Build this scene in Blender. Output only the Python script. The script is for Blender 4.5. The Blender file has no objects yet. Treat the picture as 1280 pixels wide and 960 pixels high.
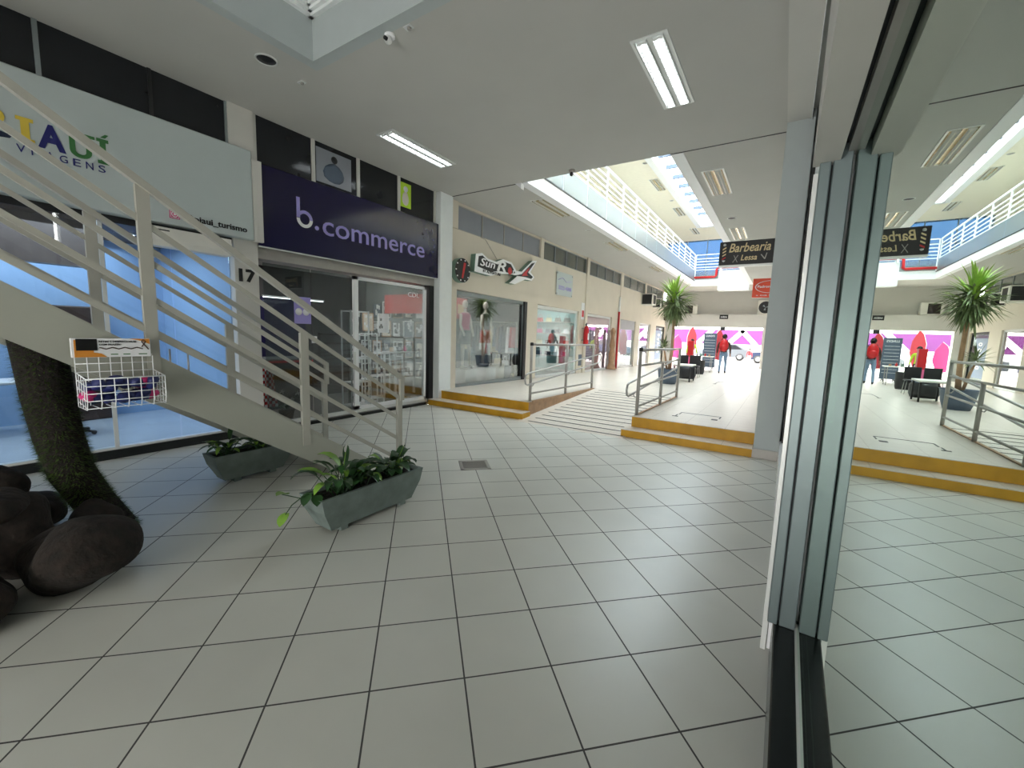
import bpy, bmesh, math, random
from mathutils import Vector, Matrix
random.seed(7)
SC = bpy.context.scene
COL = SC.collection
PI = math.pi
T = 0.45                                   # floor tile, metres
H = 3.798 * T                              # eye height

# ------------------------------------------------------------------ camera, sky, light, exposure
def make_camera():
    cd = bpy.data.cameras.new('camera'); cam = bpy.data.objects.new('camera', cd); COL.objects.link(cam)
    yaw, pitch, roll = -.5709, -.1208, .0336
    cy, sy, cp, sp = math.cos(yaw), math.sin(yaw), math.cos(pitch), math.sin(pitch)
    f = Vector((sy*cp, cy*cp, sp)); r = Vector((cy, -sy, 0)); u = r.cross(f)
    cr, sr = math.cos(roll), math.sin(roll)
    r2 = r*cr + u*sr; u2 = -r*sr + u*cr
    cam.matrix_world = Matrix(((r2.x, u2.x, -f.x, 0), (r2.y, u2.y, -f.y, 0), (r2.z, u2.z, -f.z, H), (0, 0, 0, 1)))
    cd.sensor_width = 36; cd.lens = 522.8/1280*36
    cd.clip_start = .01; cd.clip_end = 300
    SC.camera = cam
make_camera()
W = bpy.data.worlds.new('sky'); SC.world = W; W.use_nodes = True
bg = W.node_tree.nodes['Background']; bg.inputs[0].default_value = (1, .985, .95, 1); bg.inputs[1].default_value = 16.5

def area(name, loc, sx, sy, power, color=(1, 1, 1), rot=(0, 0, 0), portal=False):
    d = bpy.data.lights.new(name, 'AREA'); d.shape = 'RECTANGLE'; d.size = sx; d.size_y = sy
    d.energy = power; d.color = color
    if portal: d.cycles.is_portal = True
    o = bpy.data.objects.new(name, d); COL.objects.link(o); o.location = loc; o.rotation_euler = rot
    return o
area('skylight_portal', (-3, .8, 5.45), 4.2, 5.2, 1, portal=True)
area('atrium_portal', (-3.3, 16.8, 9.0), 3.0, 19, 1, portal=True)
area('street_portal', (-3.7, 30.8, 1.4), 5.4, 2.8, 1, rot=(-PI/2, 0, 0), portal=True)
area('rear_portal', (-1.6, -6.2, 1.2), 3.0, 2.2, 1, rot=(PI/2, 0, 0), portal=True)
SC.view_settings.view_transform = 'Standard'; SC.view_settings.look = 'None'
SC.view_settings.gamma = 1; SC.view_settings.use_curve_mapping = False
SC.view_settings.exposure = 0.0

# ------------------------------------------------------------------ materials
def new_mat(name):
    m = bpy.data.materials.new(name); m.use_nodes = True
    return m, m.node_tree, m.node_tree.nodes['Principled BSDF']
def mat(name, col, rough=.6, metal=0, var=.05, scale=6, spec=.5, emit=None, bump=0):
    m, nt, b = new_mat(name)
    b.inputs['Roughness'].default_value = rough; b.inputs['Metallic'].default_value = metal
    b.inputs['Specular IOR Level'].default_value = spec
    tc = nt.nodes.new('ShaderNodeTexCoord'); no = nt.nodes.new('ShaderNodeTexNoise')
    no.inputs['Scale'].default_value = scale; no.inputs['Detail'].default_value = 3
    nt.links.new(tc.outputs['Object'], no.inputs['Vector'])
    cr = nt.nodes.new('ShaderNodeValToRGB')
    cr.color_ramp.elements[0].position = .3; cr.color_ramp.elements[1].position = .7
    cr.color_ramp.elements[0].color = tuple(max(0, c*(1-var)) for c in col)+(1,)
    cr.color_ramp.elements[1].color = tuple(min(1, c*(1+var)) for c in col)+(1,)
    nt.links.new(no.outputs['Fac'], cr.inputs['Fac']); nt.links.new(cr.outputs['Color'], b.inputs['Base Color'])
    if bump:
        bp = nt.nodes.new('ShaderNodeBump'); bp.inputs['Strength'].default_value = bump; bp.inputs['Distance'].default_value = .02
        nt.links.new(no.outputs['Fac'], bp.inputs['Height']); nt.links.new(bp.outputs['Normal'], b.inputs['Normal'])
    if emit:
        b.inputs['Emission Color'].default_value = tuple(emit[:3])+(1,); b.inputs['Emission Strength'].default_value = emit[3]
    return m
def srgb(r, g, b):
    f = lambda c: (c/255/12.92) if c/255 <= .04045 else ((c/255+.055)/1.055)**2.4
    return (f(r), f(g), f(b))
def glass(name, tint=(1, 1, 1), gloss=.12, rough=0.0, gcol=(1, 1, 1), edge=1.0):
    """clear sheet glass: lets light through, mirrors more at grazing angles"""
    m = bpy.data.materials.new(name); m.use_nodes = True; nt = m.node_tree; nt.nodes.clear()
    out = nt.nodes.new('ShaderNodeOutputMaterial'); mx = nt.nodes.new('ShaderNodeMixShader')
    tr = nt.nodes.new('ShaderNodeBsdfTransparent'); tr.inputs[0].default_value = tuple(tint)+(1,)
    gl = nt.nodes.new('ShaderNodeBsdfGlossy'); gl.inputs['Roughness'].default_value = rough; gl.inputs[0].default_value = tuple(gcol)+(1,)
    fr = nt.nodes.new('ShaderNodeFresnel'); fr.inputs[0].default_value = 1.5
    mp = nt.nodes.new('ShaderNodeMapRange'); mp.inputs['From Min'].default_value = .04; mp.inputs['From Max'].default_value = .6
    mp.inputs['To Min'].default_value = gloss; mp.inputs['To Max'].default_value = edge
    nt.links.new(fr.outputs[0], mp.inputs[0]); nt.links.new(mp.outputs[0], mx.inputs[0])
    nt.links.new(tr.outputs[0], mx.inputs[1]); nt.links.new(gl.outputs[0], mx.inputs[2]); nt.links.new(mx.outputs[0], out.inputs[0])
    return m
def math_node(nt, op, a, b=None):
    n = nt.nodes.new('ShaderNodeMath'); n.operation = op
    for i, v in enumerate((a, b)):
        if v is None: continue
        if isinstance(v, (int, float)): n.inputs[i].default_value = v
        else: nt.links.new(v, n.inputs[i])
    return n.outputs[0]
def tile_mat(name, col, grout, size_u, size_v, ou, ov, ang, gw, rough=.3, var=.06, dirt=.12, spec=.5):
    """square tiles in world metres, rotated by ang; (ou,ov) is the phase"""
    m, nt, b = new_mat(name)
    ge = nt.nodes.new('ShaderNodeNewGeometry'); sp = nt.nodes.new('ShaderNodeSeparateXYZ'); nt.links.new(ge.outputs['Position'], sp.inputs[0])
    x, y = sp.outputs[0], sp.outputs[1]; c, s = math.cos(ang), math.sin(ang)
    u = math_node(nt, 'ADD', math_node(nt, 'MULTIPLY', x, c/size_u), math_node(nt, 'MULTIPLY', y, s/size_u)); u = math_node(nt, 'ADD', u, ou)
    v = math_node(nt, 'ADD', math_node(nt, 'MULTIPLY', x, -s/size_v), math_node(nt, 'MULTIPLY', y, c/size_v)); v = math_node(nt, 'ADD', v, ov)
    def edge(t, sz):
        d = math_node(nt, 'ABSOLUTE', math_node(nt, 'SUBTRACT', math_node(nt, 'FRACT', t), .5))
        return math_node(nt, 'GREATER_THAN', d, .5-gw/sz/2)
    g = math_node(nt, 'MAXIMUM', edge(u, size_u), edge(v, size_v))
    cb = nt.nodes.new('ShaderNodeCombineXYZ'); nt.links.new(math_node(nt, 'FLOOR', u), cb.inputs[0]); nt.links.new(math_node(nt, 'FLOOR', v), cb.inputs[1])
    wn = nt.nodes.new('ShaderNodeTexWhiteNoise'); nt.links.new(cb.outputs[0], wn.inputs['Vector'])
    no = nt.nodes.new('ShaderNodeTexNoise'); no.inputs['Scale'].default_value = 1.1; no.inputs['Detail'].default_value = 6
    nt.links.new(ge.outputs['Position'], no.inputs['Vector'])
    mp = nt.nodes.new('ShaderNodeMapRange'); mp.inputs['From Min'].default_value = .3; mp.inputs['From Max'].default_value = .7
    mp.inputs['To Min'].default_value = 1-dirt; mp.inputs['To Max'].default_value = 1
    nt.links.new(no.outputs['Fac'], mp.inputs[0])
    val = math_node(nt, 'MULTIPLY', mp.outputs[0], math_node(nt, 'ADD', math_node(nt, 'MULTIPLY', wn.outputs['Value'], var), 1-var))
    cm = nt.nodes.new('ShaderNodeMixRGB'); cm.blend_type = 'MULTIPLY'; cm.inputs[0].default_value = 1; cm.inputs[1].default_value = tuple(col)+(1,)
    nt.links.new(val, cm.inputs[2])
    mx = nt.nodes.new('ShaderNodeMixRGB'); nt.links.new(g, mx.inputs[0]); nt.links.new(cm.outputs[0], mx.inputs[1]); mx.inputs[2].default_value = tuple(grout)+(1,)
    nt.links.new(mx.outputs[0], b.inputs['Base Color'])
    rr = math_node(nt, 'ADD', math_node(nt, 'MULTIPLY', g, .5), math_node(nt, 'ADD', math_node(nt, 'MULTIPLY', no.outputs['Fac'], .05), rough-.02))
    nt.links.new(rr, b.inputs['Roughness']); b.inputs['Specular IOR Level'].default_value = spec
    bp = nt.nodes.new('ShaderNodeBump'); bp.inputs['Strength'].default_value = .25; bp.inputs['Distance'].default_value = .003; bp.invert = True
    nt.links.new(g, bp.inputs['Height']); nt.links.new(bp.outputs['Normal'], b.inputs['Normal'])
    return m
r5 = math.sqrt(.5)
K = {}
K['tile'] = tile_mat('floor tiles', srgb(214, 213, 205), srgb(60, 58, 56), T, T, (3.3248-4.0115)*r5, (-3.3248-4.0115)*r5, PI/4, .0085, rough=.33, spec=.95)
K['platform'] = tile_mat('platform tiles', srgb(222, 212, 200), srgb(170, 160, 150), .6, .3, .1, .2, 0, .004, rough=.3, var=.04, dirt=.06)
K['plaster'] = mat('grey white plaster', srgb(208, 206, 200), .85, var=.02, scale=2)
K['ceiling'] = mat('ceiling paint', srgb(194, 193, 188), .9, var=.02, scale=1.2)
K['cream'] = mat('cream wall paint', srgb(218, 209, 194), .8, var=.03, scale=1.5)
K['white'] = mat('white paint', srgb(236, 240, 240), .55, var=.02)
K['shadewhite'] = mat('shaded white paint', srgb(182, 190, 190), .5, var=.02)  # white paint with the shade of the dim foreground put into its colour
K['upper'] = mat('upper storey paint', srgb(244, 238, 220), .8, var=.02)
K['bright'] = mat('white satin', srgb(245, 246, 248), .4, var=.01)
K['railpaint'] = mat('warm grey rail enamel', srgb(172, 170, 160), .45, var=.03)
K['stair'] = mat('stair enamel', srgb(164, 165, 154), .5, var=.03, scale=3)
K['alu'] = mat('aluminium', srgb(150, 158, 160), .35, .6, var=.03)
K['alugreen'] = mat('grey green aluminium', srgb(112, 124, 126), .4, .35, var=.04, scale=3)
K['alulight'] = mat('light aluminium', srgb(226, 228, 226), .35, .2, var=.02)
K['dark'] = mat('near black', srgb(28, 29, 32), .5, var=.1)
K['black'] = mat('black', srgb(12, 12, 13), .45, var=.1)
K['granite'] = mat('black granite', srgb(22, 24, 25), .22, var=.4, scale=60)
K['steel'] = mat('brushed steel', srgb(170, 168, 165), .3, .8, var=.04)
K['galv'] = mat('grey rail paint', srgb(168, 164, 158), .4, .3, var=.05)
K['yellow'] = mat('worn yellow paint', srgb(205, 152, 22), .5, var=.12, scale=5)
K['navy'] = mat('navy sign face', srgb(22, 17, 58), .12, var=.03)
K['lilac'] = mat('lilac letters', srgb(158, 148, 214), .35, var=.02)
K['signwhite'] = mat('sign panel white', srgb(190, 200, 200), .4, var=.01)
K['darkglass'] = mat('dark glazing', srgb(30, 33, 37), .12, var=.1, scale=2)
K['greyfilm'] = mat('grey frosted film', srgb(140, 144, 152), .35, var=.04, scale=2)
K['concrete'] = mat('painted concrete planter', srgb(112, 124, 120), .8, var=.14, scale=9, bump=.4)
K['soil'] = mat('dark soil', srgb(30, 24, 20), .95, var=.4, scale=30, bump=1)
K['yucca'] = mat('yucca grey green leaf', srgb(112, 128, 84), .5, var=.3, scale=9)
K['yucca2'] = mat('yucca young leaf', srgb(150, 184, 76), .5, var=.2, scale=9)
K['leaf'] = mat('green leaf', srgb(40, 74, 36), .4, var=.35, scale=9)
K['leaf2'] = mat('light green leaf', srgb(120, 160, 60), .4, var=.25, scale=9)
K['turf'] = mat('moss green plastic turf', srgb(66, 88, 34), .85, var=.5, scale=25)
K['rock'] = mat('dark brown rock', srgb(34, 27, 22), .95, var=.6, scale=14, bump=1)
K['petal'] = mat('white petal', srgb(240, 236, 230), .5, var=.03)
K['red'] = mat('red paint', srgb(196, 26, 32), .4, var=.06)
K['orangered'] = mat('orange red sign', srgb(232, 78, 46), .4, var=.03)
K['gold'] = mat('pale gold lettering', srgb(226, 206, 158), .5, var=.08)
K['wood'] = mat('dark wood', srgb(66, 46, 38), .5, var=.2, scale=8)
K['tan'] = mat('tan wood', srgb(176, 140, 108), .6, var=.15, scale=8)
K['agencywood'] = mat('grey brown wood panel', srgb(104, 92, 88), .35, var=.15, scale=5)
K['teal'] = mat('teal shop wall', srgb(176, 214, 214), .6, var=.03)
K['blueroom'] = mat('pale blue office wall', srgb(158, 190, 228), .6, var=.05, scale=1)
K['officefloor'] = mat('polished office floor', srgb(205, 212, 220), .2, var=.06, scale=1.5)
K['greyroom'] = mat('dim grey room', srgb(92, 98, 100), .8, var=.06, scale=1.5)
K['shopfloor'] = mat('shop floor', srgb(120, 116, 112), .5, var=.05)
K['clear'] = glass('clear shop glass', (.93, .96, .96), .03, edge=.7)
K['cleargrey'] = glass('grey shop glass', (.62, .66, .66), .04, edge=.7)
K['frost'] = glass('frosted balcony glass', (.60, .68, .74), .15, .35, edge=.6)
K['mirror'] = glass('reflective green shopfront glass', (.42, .52, .48), .74, 0.0, (.88, .96, .90), edge=.92)
K['skyglass'] = glass('dusty skylight sheet', (.075, .085, .09), .08, .2, edge=.5)
K['skyclear'] = glass('atrium skylight glass', (.86, .93, .97), .03, .1, edge=.4)
K['flagred'] = mat('flag red cloth', srgb(124, 24, 38), .8, var=.06)
K['purple'] = mat('purple mural paint', srgb(82, 26, 86), .8, var=.06, scale=1)
K['pink'] = mat('pink mural paint', srgb(230, 110, 160), .8, var=.05)
K['asphalt'] = mat('pale street paving', srgb(176, 172, 168), .9, var=.08, scale=2)
K['tube'] = mat('lit fluorescent tube', (1, 1, 1), .5, emit=(.90, .97, 1, 9))
K['tubeoff'] = mat('unlit fluorescent tube', srgb(245, 240, 225), .3, var=.01)
K['reflector'] = mat('warm reflector', srgb(220, 205, 170), .25, .6, var=.03)
K['skin'] = mat('skin', srgb(150, 104, 80), .6, var=.05)
K['hair'] = mat('dark hair', srgb(26, 20, 17), .7, var=.2)
K['jeans'] = mat('light blue jeans', srgb(126, 150, 176), .9, var=.1, scale=14)
K['jacket'] = mat('brown jacket', srgb(84, 66, 60), .9, var=.1, scale=14)
K['hivis'] = mat('lime vest', srgb(190, 226, 60), .7, var=.05)
K['bluegrey'] = mat('blue grey plastic', srgb(84, 98, 116), .5, var=.06)
K['carblue'] = mat('blue car paint', srgb(26, 40, 66), .3, .2, var=.02)
K['carsilver'] = mat('silver car paint', srgb(84, 90, 96), .3, .2, var=.02)
K['greenpl'] = mat('sign box green edge', srgb(110, 140, 125), .5, var=.04)
K['bagblue'] = mat('blue packaging', srgb(44, 52, 110), .45, var=.4, scale=18)
K['orange'] = mat('orange print', srgb(216, 140, 50), .5, var=.04)
K['curtain'] = mat('beige curtain', srgb(206, 196, 160), .9, var=.08, scale=5)
K['shutter'] = mat('grey roller shutter', srgb(158, 158, 160), .5, .2, var=.05)
K['mann'] = mat('pale mannequin', srgb(222, 214, 206), .4, var=.03)
K['paper'] = mat('white paper', srgb(235, 235, 238), .8, var=.01)
K['green'] = mat('logo green', srgb(60, 120, 64), .5, var=.03)
K['logoblue'] = mat('logo dark blue', srgb(28, 32, 110), .5, var=.03)
K['logoyellow'] = mat('logo yellow', srgb(224, 196, 70), .5, var=.03)
K['magenta'] = mat('magenta', srgb(206, 50, 120), .5, var=.04)
K['acwhite'] = mat('appliance white', srgb(226, 224, 216), .5, var=.03)
K['pinkglass'] = glass('pink reflecting glass', (.85, .72, .76), .25, edge=.8)
K['stickergrey'] = mat('blue grey banner', srgb(120, 134, 156), .6, var=.05)
K['bluepane'] = glass('blue upper window glass', (.11, .17, .25), .06, .1, edge=.4)

# ------------------------------------------------------------------ mesh builder
class MB:
    def __init__(s): s.v = []; s.f = []; s.m = []; s.sm = []
    def add(s, vs, fs, m=0, smooth=False):
        o = len(s.v); s.v += [tuple(v) for v in vs]; s.f += [tuple(i+o for i in f) for f in fs]
        s.m += [m]*len(fs); s.sm += [smooth]*len(fs); return s
    def box(s, x0, x1, y0, y1, z0, z1, m=0, b=0):
        if x1 < x0: x0, x1 = x1, x0
        if y1 < y0: y0, y1 = y1, y0
        if z1 < z0: z0, z1 = z1, z0
        if b:
            b = min(b, (x1-x0)*.45, (y1-y0)*.45, (z1-z0)*.45)
            vs = []; idx = {}
            for sx in (0, 1):
                for sy in (0, 1):
                    for sz in (0, 1):
                        cx, cy, cz = (x0, x1)[sx], (y0, y1)[sy], (z0, z1)[sz]
                        ix, iy, iz = (b, -b)[sx], (b, -b)[sy], (b, -b)[sz]
                        for a, p in enumerate(((cx, cy+iy, cz+iz), (cx+ix, cy, cz+iz), (cx+ix, cy+iy, cz))):
                            idx[(sx, sy, sz, a)] = len(vs); vs.append(p)
            I = idx; fs = []
            for sx in (0, 1): fs.append([I[(sx, 0, 0, 0)], I[(sx, 1, 0, 0)], I[(sx, 1, 1, 0)], I[(sx, 0, 1, 0)]][::(1 if sx else -1)])
            for sy in (0, 1): fs.append([I[(0, sy, 0, 1)], I[(1, sy, 0, 1)], I[(1, sy, 1, 1)], I[(0, sy, 1, 1)]][::(-1 if sy else 1)])
            for sz in (0, 1): fs.append([I[(0, 0, sz, 2)], I[(1, 0, sz, 2)], I[(1, 1, sz, 2)], I[(0, 1, sz, 2)]][::(1 if sz else -1)])
            for p in (0, 1):
                for q in (0, 1):
                    fs.append([I[(0, p, q, 1)], I[(1, p, q, 1)], I[(1, p, q, 2)], I[(0, p, q, 2)]][::(1 if p != q else -1)][::-1] if False else [I[(0, p, q, 1)], I[(1, p, q, 1)], I[(1, p, q, 2)], I[(0, p, q, 2)]])
                    fs.append([I[(p, 0, q, 0)], I[(p, 1, q, 0)], I[(p, 1, q, 2)], I[(p, 0, q, 2)]])
                    fs.append([I[(p, q, 0, 0)], I[(p, q, 1, 0)], I[(p, q, 1, 1)], I[(p, q, 0, 1)]])
                    for r in (0, 1): fs.append([I[(p, q, r, 0)], I[(p, q, r, 1)], I[(p, q, r, 2)]])
            return s.add(vs, fs, m)
        vs = [(x0, y0, z0), (x1, y0, z0), (x1, y1, z0), (x0, y1, z0), (x0, y0, z1), (x1, y0, z1), (x1, y1, z1), (x0, y1, z1)]
        return s.add(vs, [(0, 3, 2, 1), (4, 5, 6, 7), (0, 1, 5, 4), (1, 2, 6, 5), (2, 3, 7, 6), (3, 0, 4, 7)], m)
    def hexa(s, p, m=0):      # 8 points: bottom 4 then top 4
        return s.add(p, [(0, 3, 2, 1), (4, 5, 6, 7), (0, 1, 5, 4), (1, 2, 6, 5), (2, 3, 7, 6), (3, 0, 4, 7)], m)
    def prism(s, pts, axis, a, b, m=0, smooth=False):   # polygon pts in the other two axes, extruded from a to b
        n = len(pts)
        def P(p, t):
            return {'x': (t, p[0], p[1]), 'y': (p[0], t, p[1]), 'z': (p[0], p[1], t)}[axis]
        vs = [P(p, a) for p in pts]+[P(p, b) for p in pts]
        s.add(vs, [tuple(range(n))[::-1], tuple(range(n, 2*n))], m)
        o = len(s.v)-2*n
        for i in range(n):
            j = (i+1) % n; s.f.append((o+i, o+j, o+n+j, o+n+i)); s.m.append(m); s.sm.append(smooth)
        return s
    def beam(s, p, q, w, h, m=0, up=(0, 0, 1)):          # rectangular bar from p to q, width w sideways, height h along up
        p, q = Vector(p), Vector(q); d = (q-p).normalized(); up = Vector(up)
        if abs(d.dot(up)) > .99: up = Vector((0, 1, 0))
        sd = d.cross(up).normalized()*w/2; u = sd.cross(d).normalized()*h/2
        vs = [p-sd-u, p+sd-u, p+sd+u, p-sd+u, q-sd-u, q+sd-u, q+sd+u, q-sd+u]
        return s.add(vs, [(0, 1, 2, 3), (7, 6, 5, 4), (0, 4, 5, 1), (1, 5, 6, 2), (2, 6, 7, 3), (3, 7, 4, 0)], m)
    def tube(s, pts, r, n=8, m=0, closed=False, caps=True):
        pts = [Vector(p) for p in pts]; R = r if isinstance(r, (list, tuple)) else [r]*len(pts)
        N = len(pts); vs = []; prev = None
        for i, p in enumerate(pts):
            a = pts[(i-1) % N] if (closed or i > 0) else p; b = pts[(i+1) % N] if (closed or i < N-1) else p
            d = (b-a).normalized() if (b-a).length > 1e-9 else Vector((0, 0, 1))
            if prev is None: t = Vector((0, 0, 1)) if abs(d.z) < .9 else Vector((1, 0, 0)); e = d.cross(t).normalized()
            else: e = (prev-d*prev.dot(d)).normalized()
            prev = e; f = d.cross(e)
            for k in range(n):
                an = 2*PI*k/n; vs.append(p+(e*math.cos(an)+f*math.sin(an))*R[i])
        fs = []
        for i in range(N if closed else N-1):
            for k in range(n):
                j = (i+1) % N; k2 = (k+1) % n; fs.append((i*n+k, i*n+k2, j*n+k2, j*n+k))
        s.add(vs, fs, m, True)
        if caps and not closed:
            o = len(s.v)-len(vs); s.f += [tuple(o+k for k in range(n))[::-1], tuple(o+(N-1)*n+k for k in range(n))]; s.m += [m, m]; s.sm += [False, False]
        return s
    def lathe(s, prof, c=(0, 0, 0), n=20, m=0, axis='z', sc=(1, 1), smooth=True):
        vs = []
        for r, t in prof:
            for k in range(n):
                a = 2*PI*k/n; p, q = r*math.cos(a)*sc[0], r*math.sin(a)*sc[1]
                v = {'z': (p, q, t), 'x': (t, p, q), 'y': (p, t, q)}[axis]
                vs.append((v[0]+c[0], v[1]+c[1], v[2]+c[2]))
        fs = []
        for i in range(len(prof)-1):
            for k in range(n): k2 = (k+1) % n; fs.append((i*n+k, i*n+k2, (i+1)*n+k2, (i+1)*n+k))
        fs.append(tuple(range(n))[::-1]); fs.append(tuple((len(prof)-1)*n+k for k in range(n)))
        return s.add(vs, fs, m, smooth)
    def blob(s, c, r, m=0, jit=.2, seed=0, sub=3, flat=None):
        rnd = random.Random(seed); bm = bmesh.new(); bmesh.ops.create_icosphere(bm, subdivisions=sub, radius=1)
        ph = [(Vector((rnd.uniform(-1, 1), rnd.uniform(-1, 1), rnd.uniform(-1, 1))).normalized(), rnd.uniform(1.5, 5), rnd.uniform(0, 6)) for _ in range(7)]
        vs = []
        for v in bm.verts:
            k = 1+jit*sum(math.sin(v.co.dot(d)*f+p) for d, f, p in ph)/3.5
            w = v.co*k; vs.append((c[0]+w.x*r[0], c[1]+w.y*r[1], max(c[2]+w.z*r[2], flat if flat is not None else -99)))
        fs = [tuple(v.index for v in f.verts) for f in bm.faces]; bm.free()
        return s.add(vs, fs, m, True)
    def leaf(s, p, d, L, w, droop=.6, m=0, seg=5, fold=.2):
        """one arching leaf blade starting at p along d"""
        p = Vector(p); d = Vector(d).normalized(); side = d.cross(Vector((0, 0, 1)))
        side = side.normalized() if side.length > .05 else Vector((1, 0, 0))
        vs = []; cur = p.copy(); dd = d.copy()
        for i in range(seg+1):
            t = i/seg; wd = w*math.sin(PI*min(1, t*.88+.1))**.8 if i < seg else .001
            up = side.cross(dd).normalized()
            vs += [cur-side*wd/2+up*wd*fold, cur, cur+side*wd/2+up*wd*fold]
            cur = cur+dd*(L/seg); dd = (dd+Vector((0, 0, -droop/seg))).normalized()
        fs = []
        for i in range(seg):
            a = i*3; fs += [(a, a+1, a+4, a+3), (a+1, a+2, a+5, a+4)]
        return s.add(vs, fs, m, True)
    def text(s, txt, o, u, v, w, h, depth=.01, m=0, bold=0.0, shear=0, font=None):
        """letters fitted into a w x h box at o (lower left), along u and v, standing depth out of the plane"""
        cu = bpy.data.curves.new('t', 'FONT'); cu.body = txt; cu.size = 1; cu.extrude = .5; cu.offset = bold; cu.shear = shear; cu.resolution_u = 3
        ob = bpy.data.objects.new('t', cu); COL.objects.link(ob); bpy.context.view_layer.update()
        dg = bpy.context.evaluated_depsgraph_get(); me = bpy.data.meshes.new_from_object(ob.evaluated_get(dg))
        xs = [q.co.x for q in me.vertices]; ys = [q.co.y for q in me.vertices]
        x0, x1, y0, y1 = min(xs), max(xs), min(ys), max(ys)
        o, u, v = Vector(o), Vector(u), Vector(v); n = u.cross(v)
        vs = [o+u*((q.co.x-x0)/(x1-x0)*w)+v*((q.co.y-y0)/(y1-y0)*h)+n*((q.co.z+.5)*depth) for q in me.vertices]
        s.add(vs, [tuple(f.vertices) for f in me.polygons], m)
        bpy.data.objects.remove(ob); bpy.data.curves.remove(cu); bpy.data.meshes.remove(me)
        return s
    def build(s, name, mats, parent=None):
        if not isinstance(mats, (list, tuple)): mats = [mats]
        me = bpy.data.meshes.new(name); o = bpy.data.objects.new(name, me)
        if parent is None:
            xs = [p[0] for p in s.v]; ys = [p[1] for p in s.v]; zs = [p[2] for p in s.v]
            L = Vector(((min(xs)+max(xs))/2, (min(ys)+max(ys))/2, min(zs))); o.location = L
        else:
            L = root_loc(parent); o.parent = parent
        me.from_pydata([(p[0]-L[0], p[1]-L[1], p[2]-L[2]) for p in s.v], [], s.f)
        for k in mats: me.materials.append(K[k])
        me.polygons.foreach_set('material_index', s.m); me.polygons.foreach_set('use_smooth', s.sm)
        bm = bmesh.new(); bm.from_mesh(me); bmesh.ops.recalc_face_normals(bm, faces=bm.faces); bm.to_mesh(me); bm.free()
        me.update(); COL.objects.link(o); return o
def root_loc(o):
    L = Vector(o.location)
    while o.parent: o = o.parent; L += Vector(o.location)
    return L
def tag(o, label, cat, group=None, kind=None):
    o['label'] = label; o['category'] = cat
    if group: o['group'] = group
    if kind: o['kind'] = kind
    return o
def thing(name, label, cat, loc=(0, 0, 0), group=None):
    o = bpy.data.objects.new(name, None); COL.objects.link(o); o.location = loc; o.empty_display_size = .1
    return tag(o, label, cat, group)
def struct(name, mb, m, parent=None):
    o = mb.build(name, m, parent)
    if parent is None: o['kind'] = 'structure'
    return o
def copy_tree(o, parent=None, loc=None, rz=None, label=None):
    c = o.copy(); COL.objects.link(c); c.parent = parent
    if loc is not None: c.location = loc
    if rz is not None: c.rotation_euler = (0, 0, rz)
    if label: c['label'] = label
    for ch in list(o.children): copy_tree(ch, c)
    return c
def zp(y): return .31-.0125*(y-7.5)                       # the raised mall floor falls gently to the street
BX = lambda *a, **k: MB().box(*a, **k)
XW = -6.85                                                # left shopfront line
CZ = 4.78                                                 # ceiling height
YF = 30.0                                                 # street doorway

# ================================================================== SETTING
fl = MB(); fl.box(-12, 1.0, -6.3, 7.02, -.1, 0); fl.box(-.25, 1.0, 7.02, 8.2, -.1, 0)
struct('floor', fl, 'tile')
ramp0, ramp1, rx0, rx1 = 6.85, 10.9, -4.3, -2.15
pf = MB()
def slab(x0, x1, y0, y1):
    pf.hexa([(x0, y0, -.1), (x1, y0, -.1), (x1, y1, -.1), (x0, y1, -.1), (x0, y0, zp(y0)), (x1, y0, zp(y0)), (x1, y1, zp(y1)), (x0, y1, zp(y1))])
slab(-6.85, rx0, 7.36, ramp1); slab(rx1, -.25, 7.36, ramp1); slab(-6.85, -.25, ramp1, 30.3)
slab(-.25, 1.0, 8.2, 30.3)
struct('floor_platform', pf, 'platform')
rp = MB(); rp.prism([(ramp0, 0), (ramp1, zp(ramp1)-.001), (ramp1, -.1), (ramp0, -.1)], 'x', rx0, rx1)
struct('floor_ramp', rp, 'platform')
ms = MB()
slope = zp(ramp1)/(ramp1-ramp0)
for i in range(14):
    y = ramp0+.14+i*.285; z = (y-ramp0)*slope
    ms.hexa([(rx0+.22, y-.02, z), (rx1-.04, y-.02, z), (rx1-.04, y+.02, z), (rx0+.22, y+.02, z), (rx0+.22, y-.02, z+.003), (rx1-.04, y-.02, z+.003), (rx1-.04, y+.02, z+.003), (rx0+.22, y+.02, z+.003)])
struct('trim_1', ms, 'black')                             # anti-slip strips on the ramp
def steps(x0, x1, name, x0b=None, x1b=None):
    for i, (y, z0, z1, a, b) in enumerate(((7.02, 0, .125, x0b or x0, x1b or x1), (7.34, .125, .312, x0, x1))):
        m = MB(); y1 = 7.326 if i == 0 else 7.5
        m.box(a, b, y, y1, z0 if i == 0 else .0, z1-.004, 0); m.box(a, b, y-.012, y1, z1-.004, z1+.006, 1)
        tag(m.build(name, ['yellow', 'platform']), ['lower', 'upper'][i]+' yellow painted step '+('left of the ramp' if x0 < -5 else 'right of the ramp beside the white column'), 'step')
steps(-6.8, rx0, 'step', x1b=-4.24); steps(rx1, -.25, 'step', x0b=-2.23)
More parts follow.
